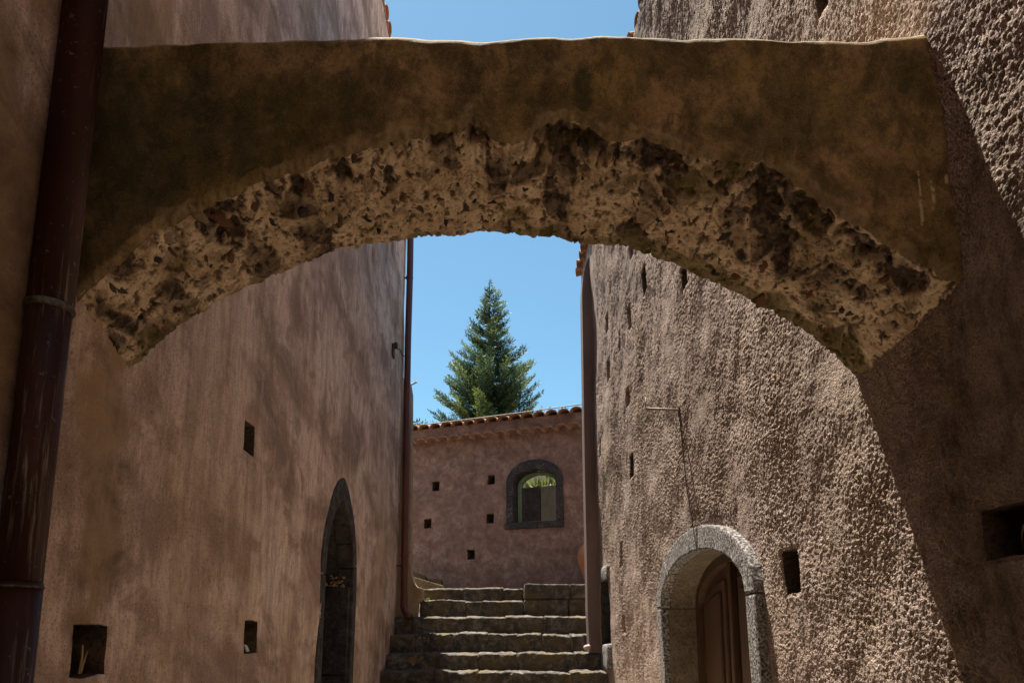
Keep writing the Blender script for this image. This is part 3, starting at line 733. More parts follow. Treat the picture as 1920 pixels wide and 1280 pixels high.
# ------------------------------------------------------------------ the arch across the alley
NEAR_PX = [(100, 590), (130, 562), (165, 530), (215, 490), (300, 425), (400, 375), (470, 340), (560, 310), (650, 280), (740, 260), (800, 248), (830, 250), (870, 240), (900, 245), (960, 262), (1000, 250),
           (1030, 236), (1075, 228), (1130, 250), (1200, 262), (1290, 285), (1370, 300), (1450, 310), (1490, 345), (1550, 390), (1620, 425), (1700, 475), (1760, 505), (1820, 538), (1850, 560)]
FAR_PX = [(215, 730), (245, 690), (300, 640), (350, 600), (400, 573), (450, 545), (540, 505), (600, 480), (660, 462), (720, 455), (780, 447), (850, 440), (905, 434), (960, 437), (1000, 445), (1040, 441),
          (1075, 455), (1120, 458), (1180, 465), (1240, 485), (1290, 510), (1340, 530), (1390, 555), (1440, 578), (1500, 615), (1550, 650), (1610, 715), (1640, 755)]
TOP_PX = [(150, 92), (190, 90), (400, 82), (640, 75), (735, 73), (860, 78), (885, 82), (910, 80), (960, 75), (1170, 72), (1500, 78), (1600, 80), (1640, 80), (1700, 72), (1742, 67), (1800, 64)]
YN = 1.75
def yfar(x): return 2.074 + (x + 1.221) * (2.283 - 2.074) / (1.217 + 1.221)
def on_back(px, py):
    r = ray(px, py); k = (2.283 - 2.074) / 2.438; t = (2.074 + 1.221 * k) / (r.y - k * r.x); return r * t
def stone_arch():
    root = empty('masonry_arch', (0, 2.0, 1.4), 'low stained plaster arch with crumbling rubble underside spanning the alley', 'arch')
    npt = [at(*p, YN) for p in NEAR_PX]; fpt = [on_back(*p) for p in FAR_PX]; tpt = [at(*p, YN) for p in TOP_PX]
    nx, nz = np.array([p.x for p in npt]), np.array([p.z for p in npt]); fx, fz = np.array([p.x for p in fpt]), np.array([p.z for p in fpt])
    tx, tz = np.array([p.x for p in tpt]), np.array([p.z for p in tpt])
    X = np.linspace(-1.27, 1.30, 560)
    jag = 0.012 * fbm(X * 16, X * 0 + 3.3, 4, 5) + 0.007 * perlin(X * 60, X * 0, 9)
    zn = np.interp(X, nx, nz) + jag; zt = 0.022 + np.interp(X, tx, tz) + 0.004 * perlin(X * 14, X * 0, 3)
    # broken patches where the plaster has fallen
    for px, py, wd, up in ((1060, 236, 0.10, 0.02), (895, 245, 0.03, 0.025), (820, 250, 0.03, 0.02), (1440, 318, 0.07, 0.015), (1530, 385, 0.06, 0.02), (1215, 265, 0.05, 0.02)):
        x0 = at(px, py, YN).x; zn += up * np.exp(-((X - x0) / wd) ** 4) * (1 + 0.7 * perlin(X * 45, X * 0, 13))
    # -- plaster: front face, rounded crest, top, back
    T = np.concatenate([np.linspace(0, 1, 90)])
    rows = []; moss = []; pale = []
    zlow = zn
    for t in T:
        z = zlow + (zt - 0.034 - zlow) * t
        y = YN + 0.006 * fbm(X * 2.2, z * 2.2, 3, 2) + 0.0022 * fbm(X * 16, z * 16, 3, 8) + 0.018 * sstep(0.05, 0.0, t)
        rows.append((X, y, z))
    for k in range(1, 7):                                     # rounded crest
        q = math.pi / 2 * k / 6; rr = 0.034 + 0.012 * perlin(X * 9, X * 0 + 1.7, 4)
        rows.append((X, YN + 0.005 * perlin(X * 5, X * 0, 6) + rr * (1 - math.cos(q)), zt - 0.034 + rr * math.sin(q)))
    for w in (0.3, 0.7, 1.0): rows.append((X, YN + (yfar(X) - YN) * w, zt + 0.006 * perlin(X * 6, X * 0 + w * 9, 4)))
    zfar = np.interp(X, fx, fz)
    for t in np.linspace(0.05, 1, 16): rows.append((X, yfar(X) + 0.004 * perlin(X * 9, X * 0 + t * 5, 4), zt + (zfar + 0.01 - zt) * t))
    P = np.stack([np.stack(r, -1) for r in rows], 0); nr, nxn = P.shape[:2]
    i = np.arange(nr * nxn).reshape(nr, nxn); q = np.stack([i[:-1, :-1], i[:-1, 1:], i[1:, 1:], i[1:, :-1]], -1).reshape(-1, 4)
    PX, PZ = P[..., 0], P[..., 2]; mo = np.zeros(PX.shape); pa = np.zeros(PX.shape)
    def blob(px, py, rx, rz, amt, seed):
        c = at(px, py, YN); w = 0.45 * fbm(PX * 14, PZ * 14, 4, seed)
        return amt * sstep(1.15, 0.55, np.hypot((PX - c.x) / rx, (PZ - c.z) / rz) + w)
    for b in ((1092, 165, 0.035, 0.11, 0.95), (885, 140, 0.04, 0.07, 0.55), (955, 165, 0.025, 0.06, 0.5), (1210, 150, 0.03, 0.05, 0.5), (1030, 95, 0.05, 0.04, 0.4), (1025, 130, .02, .05, .4),
              (330, 260, 0.42, 0.22, 0.75), (260, 420, 0.22, 0.2, 0.7), (620, 200, 0.25, 0.12, 0.5), (250, 160, 0.2, 0.1, 0.45), (1500, 220, 0.2, 0.12, 0.35), (1720, 170, 0.06, 0.05, 0.5), (1690, 120, 0.05, 0.06, 0.4)):
        mo = np.maximum(mo, blob(*b, int(b[0])))
    edge = (PZ - zn[None, :])
    pa = 0.34 * sstep(0.04, 0.0, edge + 0.035 * fbm(PX * 18, PZ * 18, 4, 77)) * (P[..., 1] < YN + 0.03)
    crest = sstep(0.026, 0.008, np.abs(PZ - zt[None, :]) + 0.004 * perlin(PX * 60, PX * 0, 5)); pa = np.maximum(pa, 0.9 * crest)  # crest colour raised to paint in the sunlit top edge
    for px, ya, yb in ((1721, 318, 420), (1746, 340, 398), (1772, 330, 345)):   # whitish runs near the right end
        c0, c1 = at(px, ya, YN), at(px + 9 * (yb - ya) / 100, yb, YN)
        xx = c0.x + (c1.x - c0.x) * (PZ - c0.z) / (c1.z - c0.z)
        pa = np.maximum(pa, 0.95 * (np.abs(PX - xx) < 0.0035) * (PZ < c0.z) * (PZ > c1.z) * (perlin(PX * 40, PZ * 90, 8) > -0.25))
    mo = mo * (edge > 0.03)
    link('plaster_face', mesh_np(P.reshape(-1, 3), q, {'moss': mo, 'pale': pa}), M['arch_plaster'], root)
    # -- rubble soffit
    NXS, NW = 640, 170
    Xs = np.linspace(-1.27, 1.30, NXS); W = np.linspace(0, 1, NW)
    znb = np.interp(Xs, X, zn) + 0.010; zfb = np.interp(Xs, fx, fz); zfb = zfb + 0.006 * fbm(Xs * 14, Xs * 0, 3, 4)
    xx, ww = np.meshgrid(Xs, W, indexing='ij')
    zz = znb[:, None] * (1 - ww) + zfb[:, None] * ww + 0.028 * np.sin(np.pi * ww) * -0.3
    yy = (YN + 0.016) * (1 - ww) + yfar(xx) * ww
    sm = np.convolve(np.pad(0.5 * (znb + zfb), 20, mode='edge'), np.ones(41) / 41, 'valid'); slope = np.gradient(sm, Xs)
    arc = np.concatenate([[0], np.cumsum(np.hypot(np.diff(Xs), np.diff(sm)))])
    ss = arc[:, None] + 0 * ww; dd = (yy - YN)
    wob = 0.03 * fbm(ss * 6, dd * 6, 3, 71)
    f1, f2, cid = worley((ss + wob) * 11, (dd + wob * 0.7) * 6.5, 5)
    g1, g2, gid = worley((ss + wob) * 27, (dd - wob) * 22, 15)
    is_st = (cid > 0.60).astype(float); stone_m = is_st * sstep(0.05, 0.16, f2 - f1)
    small = (gid > 0.72) * sstep(0.06, 0.2, g2 - g1)
    pits = sstep(0.40, 0.55, fbm(ss * 34, dd * 24, 5, 44, 0.62))
    cav = np.zeros_like(xx)
    for px, py, rs, rw, wc in ((1060, 260, 0.11, 0.16, 0.1), (1225, 280, 0.10, 0.13, 0.1), (1440, 345, 0.075, 0.2, 0.15), (1540, 430, 0.09, 0.12, 0.12), (1480, 440, 0.05, 0.2, 0.4), (1640, 470, 0.08, 0.1, 0.1), (1700, 510, 0.07, 0.12, 0.16), (1620, 520, 0.05, 0.08, 0.4),
                           (890, 255, 0.045, 0.1, 0.06), (820, 262, 0.04, 0.1, 0.06), (560, 335, 0.03, 0.12, 0.12), (640, 330, 0.03, 0.12, 0.15), (420, 390, 0.06, 0.1, 0.1), (1370, 330, .04, .15, .12), (300, 550, 0.05, 0.05, 0.62), (430, 470, 0.04, 0.13, 0.3), (730, 330, 0.02, 0.15, 0.3), (1130, 300, 0.06, 0.1, 0.12)):
        c = at(px, py, YN + wc * 0.42); e = np.hypot((xx - c.x) / rs, (ww - wc) / rw) + 0.5 * fbm(ss * 20, dd * 20, 3, 90)
        cav = np.maximum(cav, sstep(1.05, 0.5, e))
    o = (0.007 * fbm(ss * 7, dd * 7, 3, 33) + 0.004 * fbm(ss * 34, dd * 34, 4, 34) + 0.006 * stone_m * (cid - 0.6) * 2.2 - 0.006 * is_st * sstep(0.1, 0.0, f2 - f1)
         + 0.002 * small - 0.006 * pits - 0.014 * cav * (1 + 0.4 * fbm(ss * 30, dd * 30, 3, 12)))
    o = o * sstep(-0.03, 0.06, ww + 0.02)
    nn = np.sqrt(1 + slope ** 2)[:, None]
    Pn = np.stack([xx + o * (slope[:, None] / nn), yy, zz - o / nn], -1)
    i = np.arange(NXS * NW).reshape(NXS, NW); q = np.stack([i[:-1, :-1], i[:-1, 1:], i[1:, 1:], i[1:, :-1]], -1).reshape(-1, 4)
    sa = np.clip(0.85 * stone_m * (0.55 + 0.45 * sstep(-0.3, 0.3, fbm(ss * 9, dd * 9, 3, 61))) + 0.4 * small + 0.8 * pits + 0.85 * cav * (0.75 + 0.5 * sstep(-0.2, 0.3, fbm(ss * 18, dd * 18, 4, 19))), 0, 1)
    mm = sstep(0.0, 0.5, fbm(ss * 5, dd * 5, 4, 27) + 1.4 * sstep(0.72, 1.0, ww) * sstep(0.0, 0.5, xx) - 0.35 + 0.45 * sstep(0.85, 1.0, ww)) * 0.7
    link('rubble_soffit', mesh_np(Pn.reshape(-1, 3), q, {'stone': sa, 'moss': mm}), M['rubble'], root)
    # -- loose rubble stones set in the mortar
    rnd = random.Random(11); shapes = []
    for k in range(14):                                       # angular shards: hulls of scattered points
        bm = bmesh.new()
        for j in range(15):
            v = Vector((rnd.gauss(0, 1), rnd.gauss(0, 1), rnd.gauss(0, 1))).normalized() * rnd.uniform(0.75, 1.0); bm.verts.new(v)
        bmesh.ops.convex_hull(bm, input=bm.verts); loose = [v for v in bm.verts if not v.link_faces]; bmesh.ops.delete(bm, geom=loose, context='VERTS')
        bmesh.ops.bevel(bm, geom=list(bm.edges), offset=0.07, segments=1, affect='EDGES', clamp_overlap=True)
        me = bpy.data.meshes.new('mesh'); bm.to_mesh(me); bm.free(); me.materials.append((M['rubble_stone'], M['rubble_stone'], M['rubble_mortar_lump'], M['dark_basalt'], M['red_stone'])[k % 5]); shapes.append(me)
    for k in range(230):
        u = rnd.uniform(0.04, 0.96)
        w = rnd.choice([rnd.uniform(0.03, 0.25), rnd.uniform(0.2, 0.9), rnd.uniform(0.5, 0.96)])
        a = int(u * (NXS - 1)); b = int(w * (NW - 1)); p = Vector(Pn[a, b]); nrm = Vector((slope[a], 0, -1)).normalized()
        s = (rnd.uniform(0.008, 0.018) if k % 3 else rnd.uniform(0.016, 0.034)) * (1.2 if w < 0.25 else 1)
        ob = bpy.data.objects.new('rubble_stone', shapes[rnd.randrange(14)]); COL.objects.link(ob); ob.parent = root
        sc = (s * rnd.uniform(0.6, 1.1), s * rnd.uniform(0.9, 2.0), s * rnd.uniform(0.5, 0.8))
        ob.location = p - nrm * sc[2] * rnd.uniform(0.45, 0.7) - Vector(root.location)
        ob.scale = sc; ob.rotation_euler = (rnd.uniform(-0.25, 0.25), math.atan2(-slope[a], 1) + rnd.uniform(-0.2, 0.2), rnd.uniform(-0.6, 0.6))
stone_arch()

# ------------------------------------------------------------------ stairs
def stairs():
    root = empty('stone_staircase', (-0.2, 7.6, -0.7), 'worn basalt block steps climbing between the two buildings', 'staircase')
    zx = lambda z: 680 + z / 3.84
    rows = [  # nose height in picture, face distance, stone ends in picture
        (None, 6.3, [(-1.33, -0.85), (-0.84, -0.3), (-0.29, 0.2), (0.21, 0.62), (0.63, 0.98)], -0.665),
        (None, 6.6, [(-1.33, -0.95), (-0.94, -0.45), (-0.44, -0.02), (-0.01, 0.5), (0.51, 0.97)], -0.48),
        (1259, 6.9, [zx(q) for q in (96, 505, 827, 1067, 1495, 1775)], None),
        (1226, 7.2, [zx(q) for q in (132, 527, 827, 1112, 1535, 1740)], None),
        (1189, 7.5, [zx(q) for q in (178, 368, 490, 650, 898, 1115, 1295, 1505, 1700)], None),
        (1156, 7.8, [zx(q) for q in (215, 352, 742, 1025, 1310, 1730)], None),
        (1126, 8.1, [zx(q) for q in (408, 600, 735, 855, 1156)], None),
        (1103, 8.4, [zx(q) for q in (436, 720, 1012, 1156)], None)]
    seed = 1; prevz = -0.85
    for py, d, ends, zt in rows:
        if py is not None:
            zt = at(920, py, d).z; xs = [at(e, py, d).x for e in ends]; spans = list(zip(xs[:-1], xs[1:]))
        else: spans = ends
        for (x0, x1) in spans:
            seed += 1; rr = random.Random(seed); w = x1 - x0 - rr.uniform(0.004, 0.014)
            h = zt - prevz + 0.05; dep = 0.42
            top = zt + rr.uniform(-0.012, 0.008)
            me = stone_at(w, dep, h, seed, ((x0 + x1) / 2, d + dep / 2 + rr.uniform(-0.012, 0.012), top - h), rough=0.022 if d < 7.7 else 0.015, step=0.02, rnd=0.008)
            tl = {6.9: 0.03, 7.2: 0.05, 7.5: 0.06, 7.8: 0.085, 8.1: 0.075, 8.4: 0.09}.get(round(d, 1), 0.02)
            for w_ in me.vertices: w_.co.z += tl * max(0.0, w_.co.y - d) * (w_.co.z > top - 0.06)
            link('step_stone', me, M['step'], root)
        # mortar bed behind and between the stones
        link('mortar_bed', box_me(spans[0][0] + 0.01, spans[-1][1] - 0.005, d + 0.016, d + 0.5, prevz - 0.02, zt - 0.022), M['step_mortar'], root)
        prevz = zt - 0.02 if d < 8 else zt - 0.02
    # raised landing edge on the right, two courses
    z2 = at(1040, 1092, 8.1).z; z1 = at(1040, 1122, 8.1).z; zb = at(920, 1156, 7.8).z
    for za, zc, ends in ((zb - 0.03, z1, (1160, 1478, 1760)), (z1, z2, (1160, 1492, 1760))):
        xs = [at(zx(q), 1120, 8.1).x for q in ends]
        for x0, x1 in zip(xs[:-1], xs[1:]):
            seed += 1; rr = random.Random(seed)
            dx = 0.02 * (x0 > 0.5)
            me = stone_at(x1 - x0 - 0.012, 0.5, zc - za - 0.008, seed, ((x0 + x1) / 2, 8.1 + 0.25, za), rough=0.012, step=0.035, rnd=0.016)
            link('step_stone', me, M['step'], root)
    xs = [at(zx(q), 1120, 8.1).x for q in (1160, 1760)]
    link('mortar_bed', box_me(xs[0] + 0.02, xs[1], 8.14, 8.58, zb, z2 - 0.03), M['step_mortar'], root)
stairs()
tag(link('terrace_paving', mesh_py([(-1.3, 8.5, 0.6), (1.6, 8.5, 0.6), (1.6, 10.2, 0.6), (-2.2, 10.2, 0.6)], [(0, 1, 2, 3)]), M['paving']), 'pale paved yard at the top of the steps', 'paving', kind='structure')

# ------------------------------------------------------------------ yard wall with window behind the stairs
FWA = Vector((-1.476, 9.85, 0)); FWB = Vector((0.99, 9.0, 0)); FE = (FWB - FWA).normalized(); FN = Vector((FE.y, -FE.x, 0))
def fw(s, z, o=0.0): return FWA + FE * s + FN * o + Vector((0, 0, z))
def on_fw(px, py):
    r = ray(px, py); t = FWA.dot(FN) / r.dot(FN); p = r * t; return ((p - FWA).dot(FE), p.z)
def yard_wall():
    root = empty('yard_wall', (0.2, 9.4, 0.5), 'mauve trowelled yard wall capped with terracotta tiles, with arched window and square holes', 'wall')
    holes = []
    for cx, cy in ((817, 911), (921, 899), (802, 981), (919, 972), (883, 1039)):
        s0, z0 = on_fw(cx - 6.5, cy + 9); s1, z1 = on_fw(cx + 6.5, cy - 9); holes.append((s0, s1, z0, z1, 0.13))
    so0, _ = on_fw(950, 940); so1, _ = on_fw(1057, 940); _, zap = on_fw(1003, 861); _, zsp = on_fw(1003, 903); _, zbo = on_fw(1003, 977)
    sc = 0.5 * (so0 + so1); ho = 0.5 * (so1 - so0); si0, _ = on_fw(969, 940); hi = 0.60 * ho; hi = (sc - si0) * 1.17; zai = on_fw(1003, 879)[1]
    outer = ring_curve('round', sc, ho, zsp, zap - zsp, zbo, 18); inner = ring_curve('round', sc, hi, zsp - 0.01, zai - zsp + 0.01, zbo, 18); mid = ring_curve('round', sc, 0.5 * (ho + hi), zsp, 0.5 * (zap + zai) - zsp, zbo, 18)
    A = lines(-2.5, 4.2, lambda a: 0.025, hole_lines(holes, 0)); B = lines(0.4, 2.95, lambda b: 0.025, hole_lines(holes, 1))
    def relief(a, b): return 0.012 * fbm(a * 1.5, b * 1.5, 3, 51) + 0.005 * fbm(a * 8, b * 8, 3, 52)
    e = np.array(FE); n_ = np.array(FN); o0 = np.array(FWA)
    def place(a, b, o):
        P = o0[None] + a[:, None] * e[None] + o[:, None] * n_[None]; P[:, 2] = b; return P
    link('wall', wall_mesh(A, B, place, relief, holes, lambda a, b: inside_poly(a, b, mid)), M['trowelled'], root)
    # rear face with the same opening, so the wall is a body 0.38 thick
    A2 = lines(-2.5, 4.2, lambda a: 0.06); B2 = lines(0.4, 2.95, lambda b: 0.06)
    link('wall', wall_mesh(A2, B2, lambda a, b, o: place(a, b, o - 0.38), relief, (), lambda a, b: inside_poly(a, b, mid), flip=True), M['trowelled'], root)
    def P3(p, o): return fw(p[0], p[1], o)
    def extr(poly, o0_, o1_, bev=0.0): return prism_me([P3(p, o0_) for p in poly], [P3(p, o1_) for p in poly], bev)
    win = empty('arched_window', (0, 0, 0)); win.parent = root; win.location = -Vector(root.location)
    def sub(name, me, mat): o = bpy.data.objects.new(name, me); me.materials.append(mat) if not me.materials else None; COL.objects.link(o); o.parent = win; return o
    cuts = [0, 4, 9, 15, 21, 25, len(outer) - 1]
    for k in range(len(cuts) - 1):
        i0, i1 = cuts[k], cuts[k + 1]; poly = outer[i0:i1 + 1] + inner[i0:i1 + 1][::-1]
        n = i1 - i0 + 1; N = len(poly); v = [P3(p, 0.03) for p in poly] + [P3(p, -0.12) for p in poly]; f = []
        for a in range(n - 1): f += [(a, a + 1, N - 2 - a, N - 1 - a), (a + N, N - 1 - a + N, N - 2 - a + N, a + 1 + N)]
        for a in range(N): f.append((a, a + N, (a + 1) % N + N, (a + 1) % N))
        me = bevel_me(fix_normals(mesh_py(v, f)), 0.012)
        for w in me.vertices: w.co += mnoise.noise_vector(w.co * 16) * 0.006
        sub('surround_stone', me, M['window_basalt'])
    for a, b in ((sc - ho - 0.02, sc + 0.04), (sc + 0.05, sc + ho + 0.0)):
        me = extr([(a, zbo - 0.095), (b, zbo - 0.095), (b, zbo - 0.004), (a, zbo - 0.004)], 0.04, -0.3, 0.012); sub('sill_stone', me, M['window_basalt'])
    sub('reveal', fix_normals(mesh_py([q for p in inner for q in (P3(p, -0.118), P3(p, -0.38))], [(2 * k, 2 * k + 1, 2 * k + 3, 2 * k + 2) for k in range(len(inner) - 1)])), M['window_basalt'])
    # green frame with pane, set back in the opening
    fin = ring_curve('round', sc, hi - 0.042, zsp - 0.015, zai - zsp - 0.028, zbo + 0.035, 18); fou = ring_curve('round', sc, hi - 0.004, zsp - 0.01, zai - zsp + 0.006, zbo + 0.002, 18)
    v = []; f = []
    for a, b in zip(fou, fin): v += [P3(a, -0.17), P3(b, -0.17), P3(b, -0.22), P3(a, -0.22)]
    n = len(fou)
    for k in range(n - 1):
        for c_ in range(4): f.append((4 * k + c_, 4 * k + (c_ + 1) % 4, 4 * k + 4 + (c_ + 1) % 4, 4 * k + 4 + c_))
    f += [(0, 1, 2, 3), (4 * n - 4, 4 * n - 1, 4 * n - 2, 4 * n - 3)]
    fr = sub('window_frame', fix_normals(mesh_py(v, f)), M['green'])
    sub('bottom_rail', extr([(sc - hi + 0.01, zbo + 0.003), (sc + hi - 0.01, zbo + 0.003), (sc + hi - 0.01, zbo + 0.035), (sc - hi + 0.01, zbo + 0.035)], -0.168, -0.222), M['green'])
    fou2 = ring_curve('round', sc, hi - 0.03, zsp - 0.015, zai - zsp - 0.015, zbo + 0.03, 18)
    sub('window_pane', extr(fou2, -0.193, -0.198), M['glass'])
    # tile courses
    sp = np.arange(-0.5, 3.3, 0.176)
    z_lo = on_fw(935, 812)[1] - 0.055; z_hi = on_fw(935, 780)[1] - 0.05
    tiles_along(root, [(fw(s, 0, 0.15).x, fw(s, 0, 0.15).y) for s in sp], z_lo - 0.02, (FN.x, FN.y), slope=0.12, seed=8, scale=1.1)
    tiles_along(root, [(fw(s, 0, 0.14).x, fw(s, 0, 0.14).y) for s in sp + 0.04], z_hi - 0.065, (FN.x, FN.y), slope=0.18, seed=9, scale=1.14)
    tiles_along(root, [(fw(s, 0, -0.22).x, fw(s, 0, -0.22).y) for s in sp + 0.04], z_hi + 0.0, (FN.x, FN.y), slope=0.18, seed=10, scale=1.14)
    # plaster band between the courses
    link('cornice_band', prism_me([fw(-2.5, z_lo + 0.02, 0.045), fw(4.2, z_lo + 0.02, 0.045), fw(4.2, z_hi - 0.045, 0.06), fw(-2.5, z_hi - 0.045, 0.06)], [fw(-2.5, z_lo + 0.02, -0.37), fw(4.2, z_lo + 0.02, -0.37), fw(4.2, z_hi - 0.0, -0.37), fw(-2.5, z_hi - 0.0, -0.37)]), M['trowelled'], root)
    return sc, zbo, zsp, zai, hi
WSC, WZB, WZS, WZA, WHI = yard_wall()

# ------------------------------------------------------------------ what is seen through the window
def blades_me(items):
    """items: list of (base, direction, width vector, tint); leaf-shaped quads"""
    v = []; f = []; t = []
    for b, d, w, tint in items:
        i = len(v); v += [b, b + d * 0.45 + w, b + d, b + d * 0.45 - w]; f.append((i, i + 1, i + 2, i + 3)); t += [tint] * 4
    return mesh_np(np.array([tuple(p) for p in v]), np.array(f), {'tint': np.array(t)}, smooth=False)
def behind_window():
    def ray_fw(px, py, o):
        r = ray(px, py); base = FWA + FN * o; t = base.dot(FN) / r.dot(FN); return r * t
    o = -1.35
    zt = ray_fw(1000, 912, o).z
    a = ray_fw(940, 950, o); b = ray_fw(1013, 950, o); c = ray_fw(1075, 950, o + 0.35)
    def slab(p, q, z1, th, z2=None):
        p = Vector((p.x, p.y, 0.5)); q = Vector((q.x, q.y, 0.5)); n = Vector((-(q - p).y, (q - p).x, 0)).normalized() * th
        return prism_me([p, q, Vector((q.x, q.y, z2 or z1)), Vector((p.x, p.y, z1))], [p + n, q + n, Vector((q.x, q.y, z2 or z1)) + n, Vector((p.x, p.y, z1)) + n], 0.01)
    o1 = link('planter_wall', slab(a, b, zt, 0.5), M['dark_basalt'])  # wall's shaded and lit sides painted in as dark and pale colours
    tag(o1, 'shaded side of the planter wall, put in dark stone, seen through the arched window', 'wall')
    o2 = link('rendered_planter', slab(b + Vector((0.012, 0, 0)), c, zt + 0.0, 0.5, zt - 0.06), M['grey_render'])
    tag(o2, 'lit side of the rounded planter wall, coloured pale, seen through the arched window', 'wall')
    far0, far1 = ray_fw(900, 900, -3.2), ray_fw(1130, 900, -3.2)
    o3 = link('pink_house_wall', slab(far0, far1, zt + 1.2, 0.25), M['pink']); tag(o3, 'pale pink house wall far behind the window glass', 'wall')
    rnd = random.Random(5); items = []
    for k in range(260):
        t = rnd.random(); base = a.lerp(c, t); base = Vector((base.x, base.y + rnd.uniform(0.05, 0.4), zt - 0.02))
        d = Vector((rnd.uniform(-0.5, 0.5), rnd.uniform(-0.5, 0.5), rnd.uniform(0.4, 1))).normalized() * rnd.uniform(0.08, 0.26)
        w = Vector((rnd.uniform(-1, 1), rnd.uniform(-1, 1), rnd.uniform(-0.4, 0.4))).normalized() * rnd.uniform(0.012, 0.024)
        items.append((base, d, w, rnd.random()))
    p = link('planter_shrub', blades_me(items), M['leaf']); tag(p, 'leafy yellow green plants on the planter behind the window', 'plant')
behind_window()

# ------------------------------------------------------------------ lower wall beyond the left corner, kerbs
def pxprism(pts, y0, y1, bev=0.0):
    fr = [at(px, py, y0) for px, py in pts]; return prism_me(fr, [p + Vector((0, y1 - y0, 0)) for p in fr], bev)
o = link('low_wall', pxprism([(690, 708), (764, 708), (769, 716), (772, 735), (771.5, 900), (770, 1030), (771, 1072), (776, 1092), (782, 1100), (792, 1102), (793, 1124), (784, 1129), (781, 1160), (690, 1160)], 7.98, 8.13, 0.012), M['ochre'])
tag(o, 'low ochre plaster wall with flared foot behind the red drainpipe', 'wall')
sp = link('water_spout', tube_me([at(767, 722, 8.1), at(775, 719, 8.05), at(781, 716, 8.0)], 0.012, 8), M['paper']); tag(sp, 'small pale spout sticking out of the low ochre wall', 'spout')
kr = empty('stone_kerb', (-1.2, 9.0, 0.6), 'pale stone kerb blocks stepping down beside the ochre wall foot', 'kerb')
for pts, y0, y1 in (([(745, 1072), (806, 1090), (806, 1112), (745, 1112)], 8.95, 9.2), ([(806.6, 1090.2), (830, 1097), (838, 1112), (806.6, 1112)], 8.95, 9.2), ([(745, 1062), (797, 1078), (800, 1112), (745, 1112)], 9.25, 9.5), ([(801, 1083), (828, 1085), (828, 1112), (801, 1112)], 9.3, 9.5)):
    link('kerb_stone', pxprism(pts, y0, y1, 0.012), M['curb'], kr)

# ------------------------------------------------------------------ drainpipes
def pipe_near():
    root = empty('drainpipe', (-1.16, 1.6, -1.6), 'thick weathered dark red drainpipe in front of the arch, with greenish joint', 'drainpipe')
    d = 1.6; p0 = at(160, 0, d); x = -1.163
    xr = x + 0.005
    rad = 0.052
    zj1 = at(85, 578, d).z; zj2 = at(30, 1100, d).z
    link('pipe', tube_me([(xr, d, 6.2), (xr, d, zj1)], rad * 0.985, 28), M['pipe_near'], root)
    link('pipe', tube_me([(xr, d, zj1 + 0.01), (xr, d, zj2)], rad * 0.94, 28), M['pipe_near'], root)
    link('pipe', tube_me([(xr, d, zj2 + 0.01), (xr, d, -1.5)], rad * 0.985, 28), M['pipe_near'], root)
    for zj, r, h in ((zj1, rad + 0.0015, 0.011), (zj2, rad + 0.001, 0.004)):
        prof = [(r - 0.006, -h), (r, -h * 0.6), (r + 0.002, 0), (r, h * 0.6), (r - 0.006, h)]
        link('joint_collar', lathe_me(prof, (xr, d, zj), 28), M['joint'], root)
    link('wall_bracket', box_me(LXB(d) - 0.02, xr - rad * 0.8, d - 0.012, d + 0.012, zj1 - 0.03, zj1 - 0.005), M['iron'], root)
pipe_near()
def pipe_far():
    root = empty('drainpipe', (-1.24, 7.85, 0.25), 'slim red drainpipe at the far corner of the streaky plaster building', 'drainpipe')
    d = 7.82; pts = [at(769, 200, d), at(769.5, 455, d), at(765, 640, d), at(763, 760, d), at(759, 1000, d), at(757.5, 1120, d), at(758, 1140, d), at(762, 1150, d - 0.05), at(768, 1156, d - 0.1)]
    link('pipe', tube_me(catmull(pts, 5), 0.04, 16), M['pipe_far'], root)
    for py, px in ((521, 768), (1040, 758.5), (1135, 757.5)):
        c = at(px, py, d); link('joint_collar', lathe_me([(0.041, -0.02), (0.045, -0.014), (0.045, 0.014), (0.041, 0.02)], c, 16), M['pipe_far'], root)
    for px, py in ((767, 521), (758.5, 1060)):
        c = at(px, py, d); link('wall_bracket', box_me(LXB(7.8) - 0.02, c.x, d - 0.008, d + 0.008, c.z - 0.008, c.z + 0.008), M['iron'], root)
pipe_far()

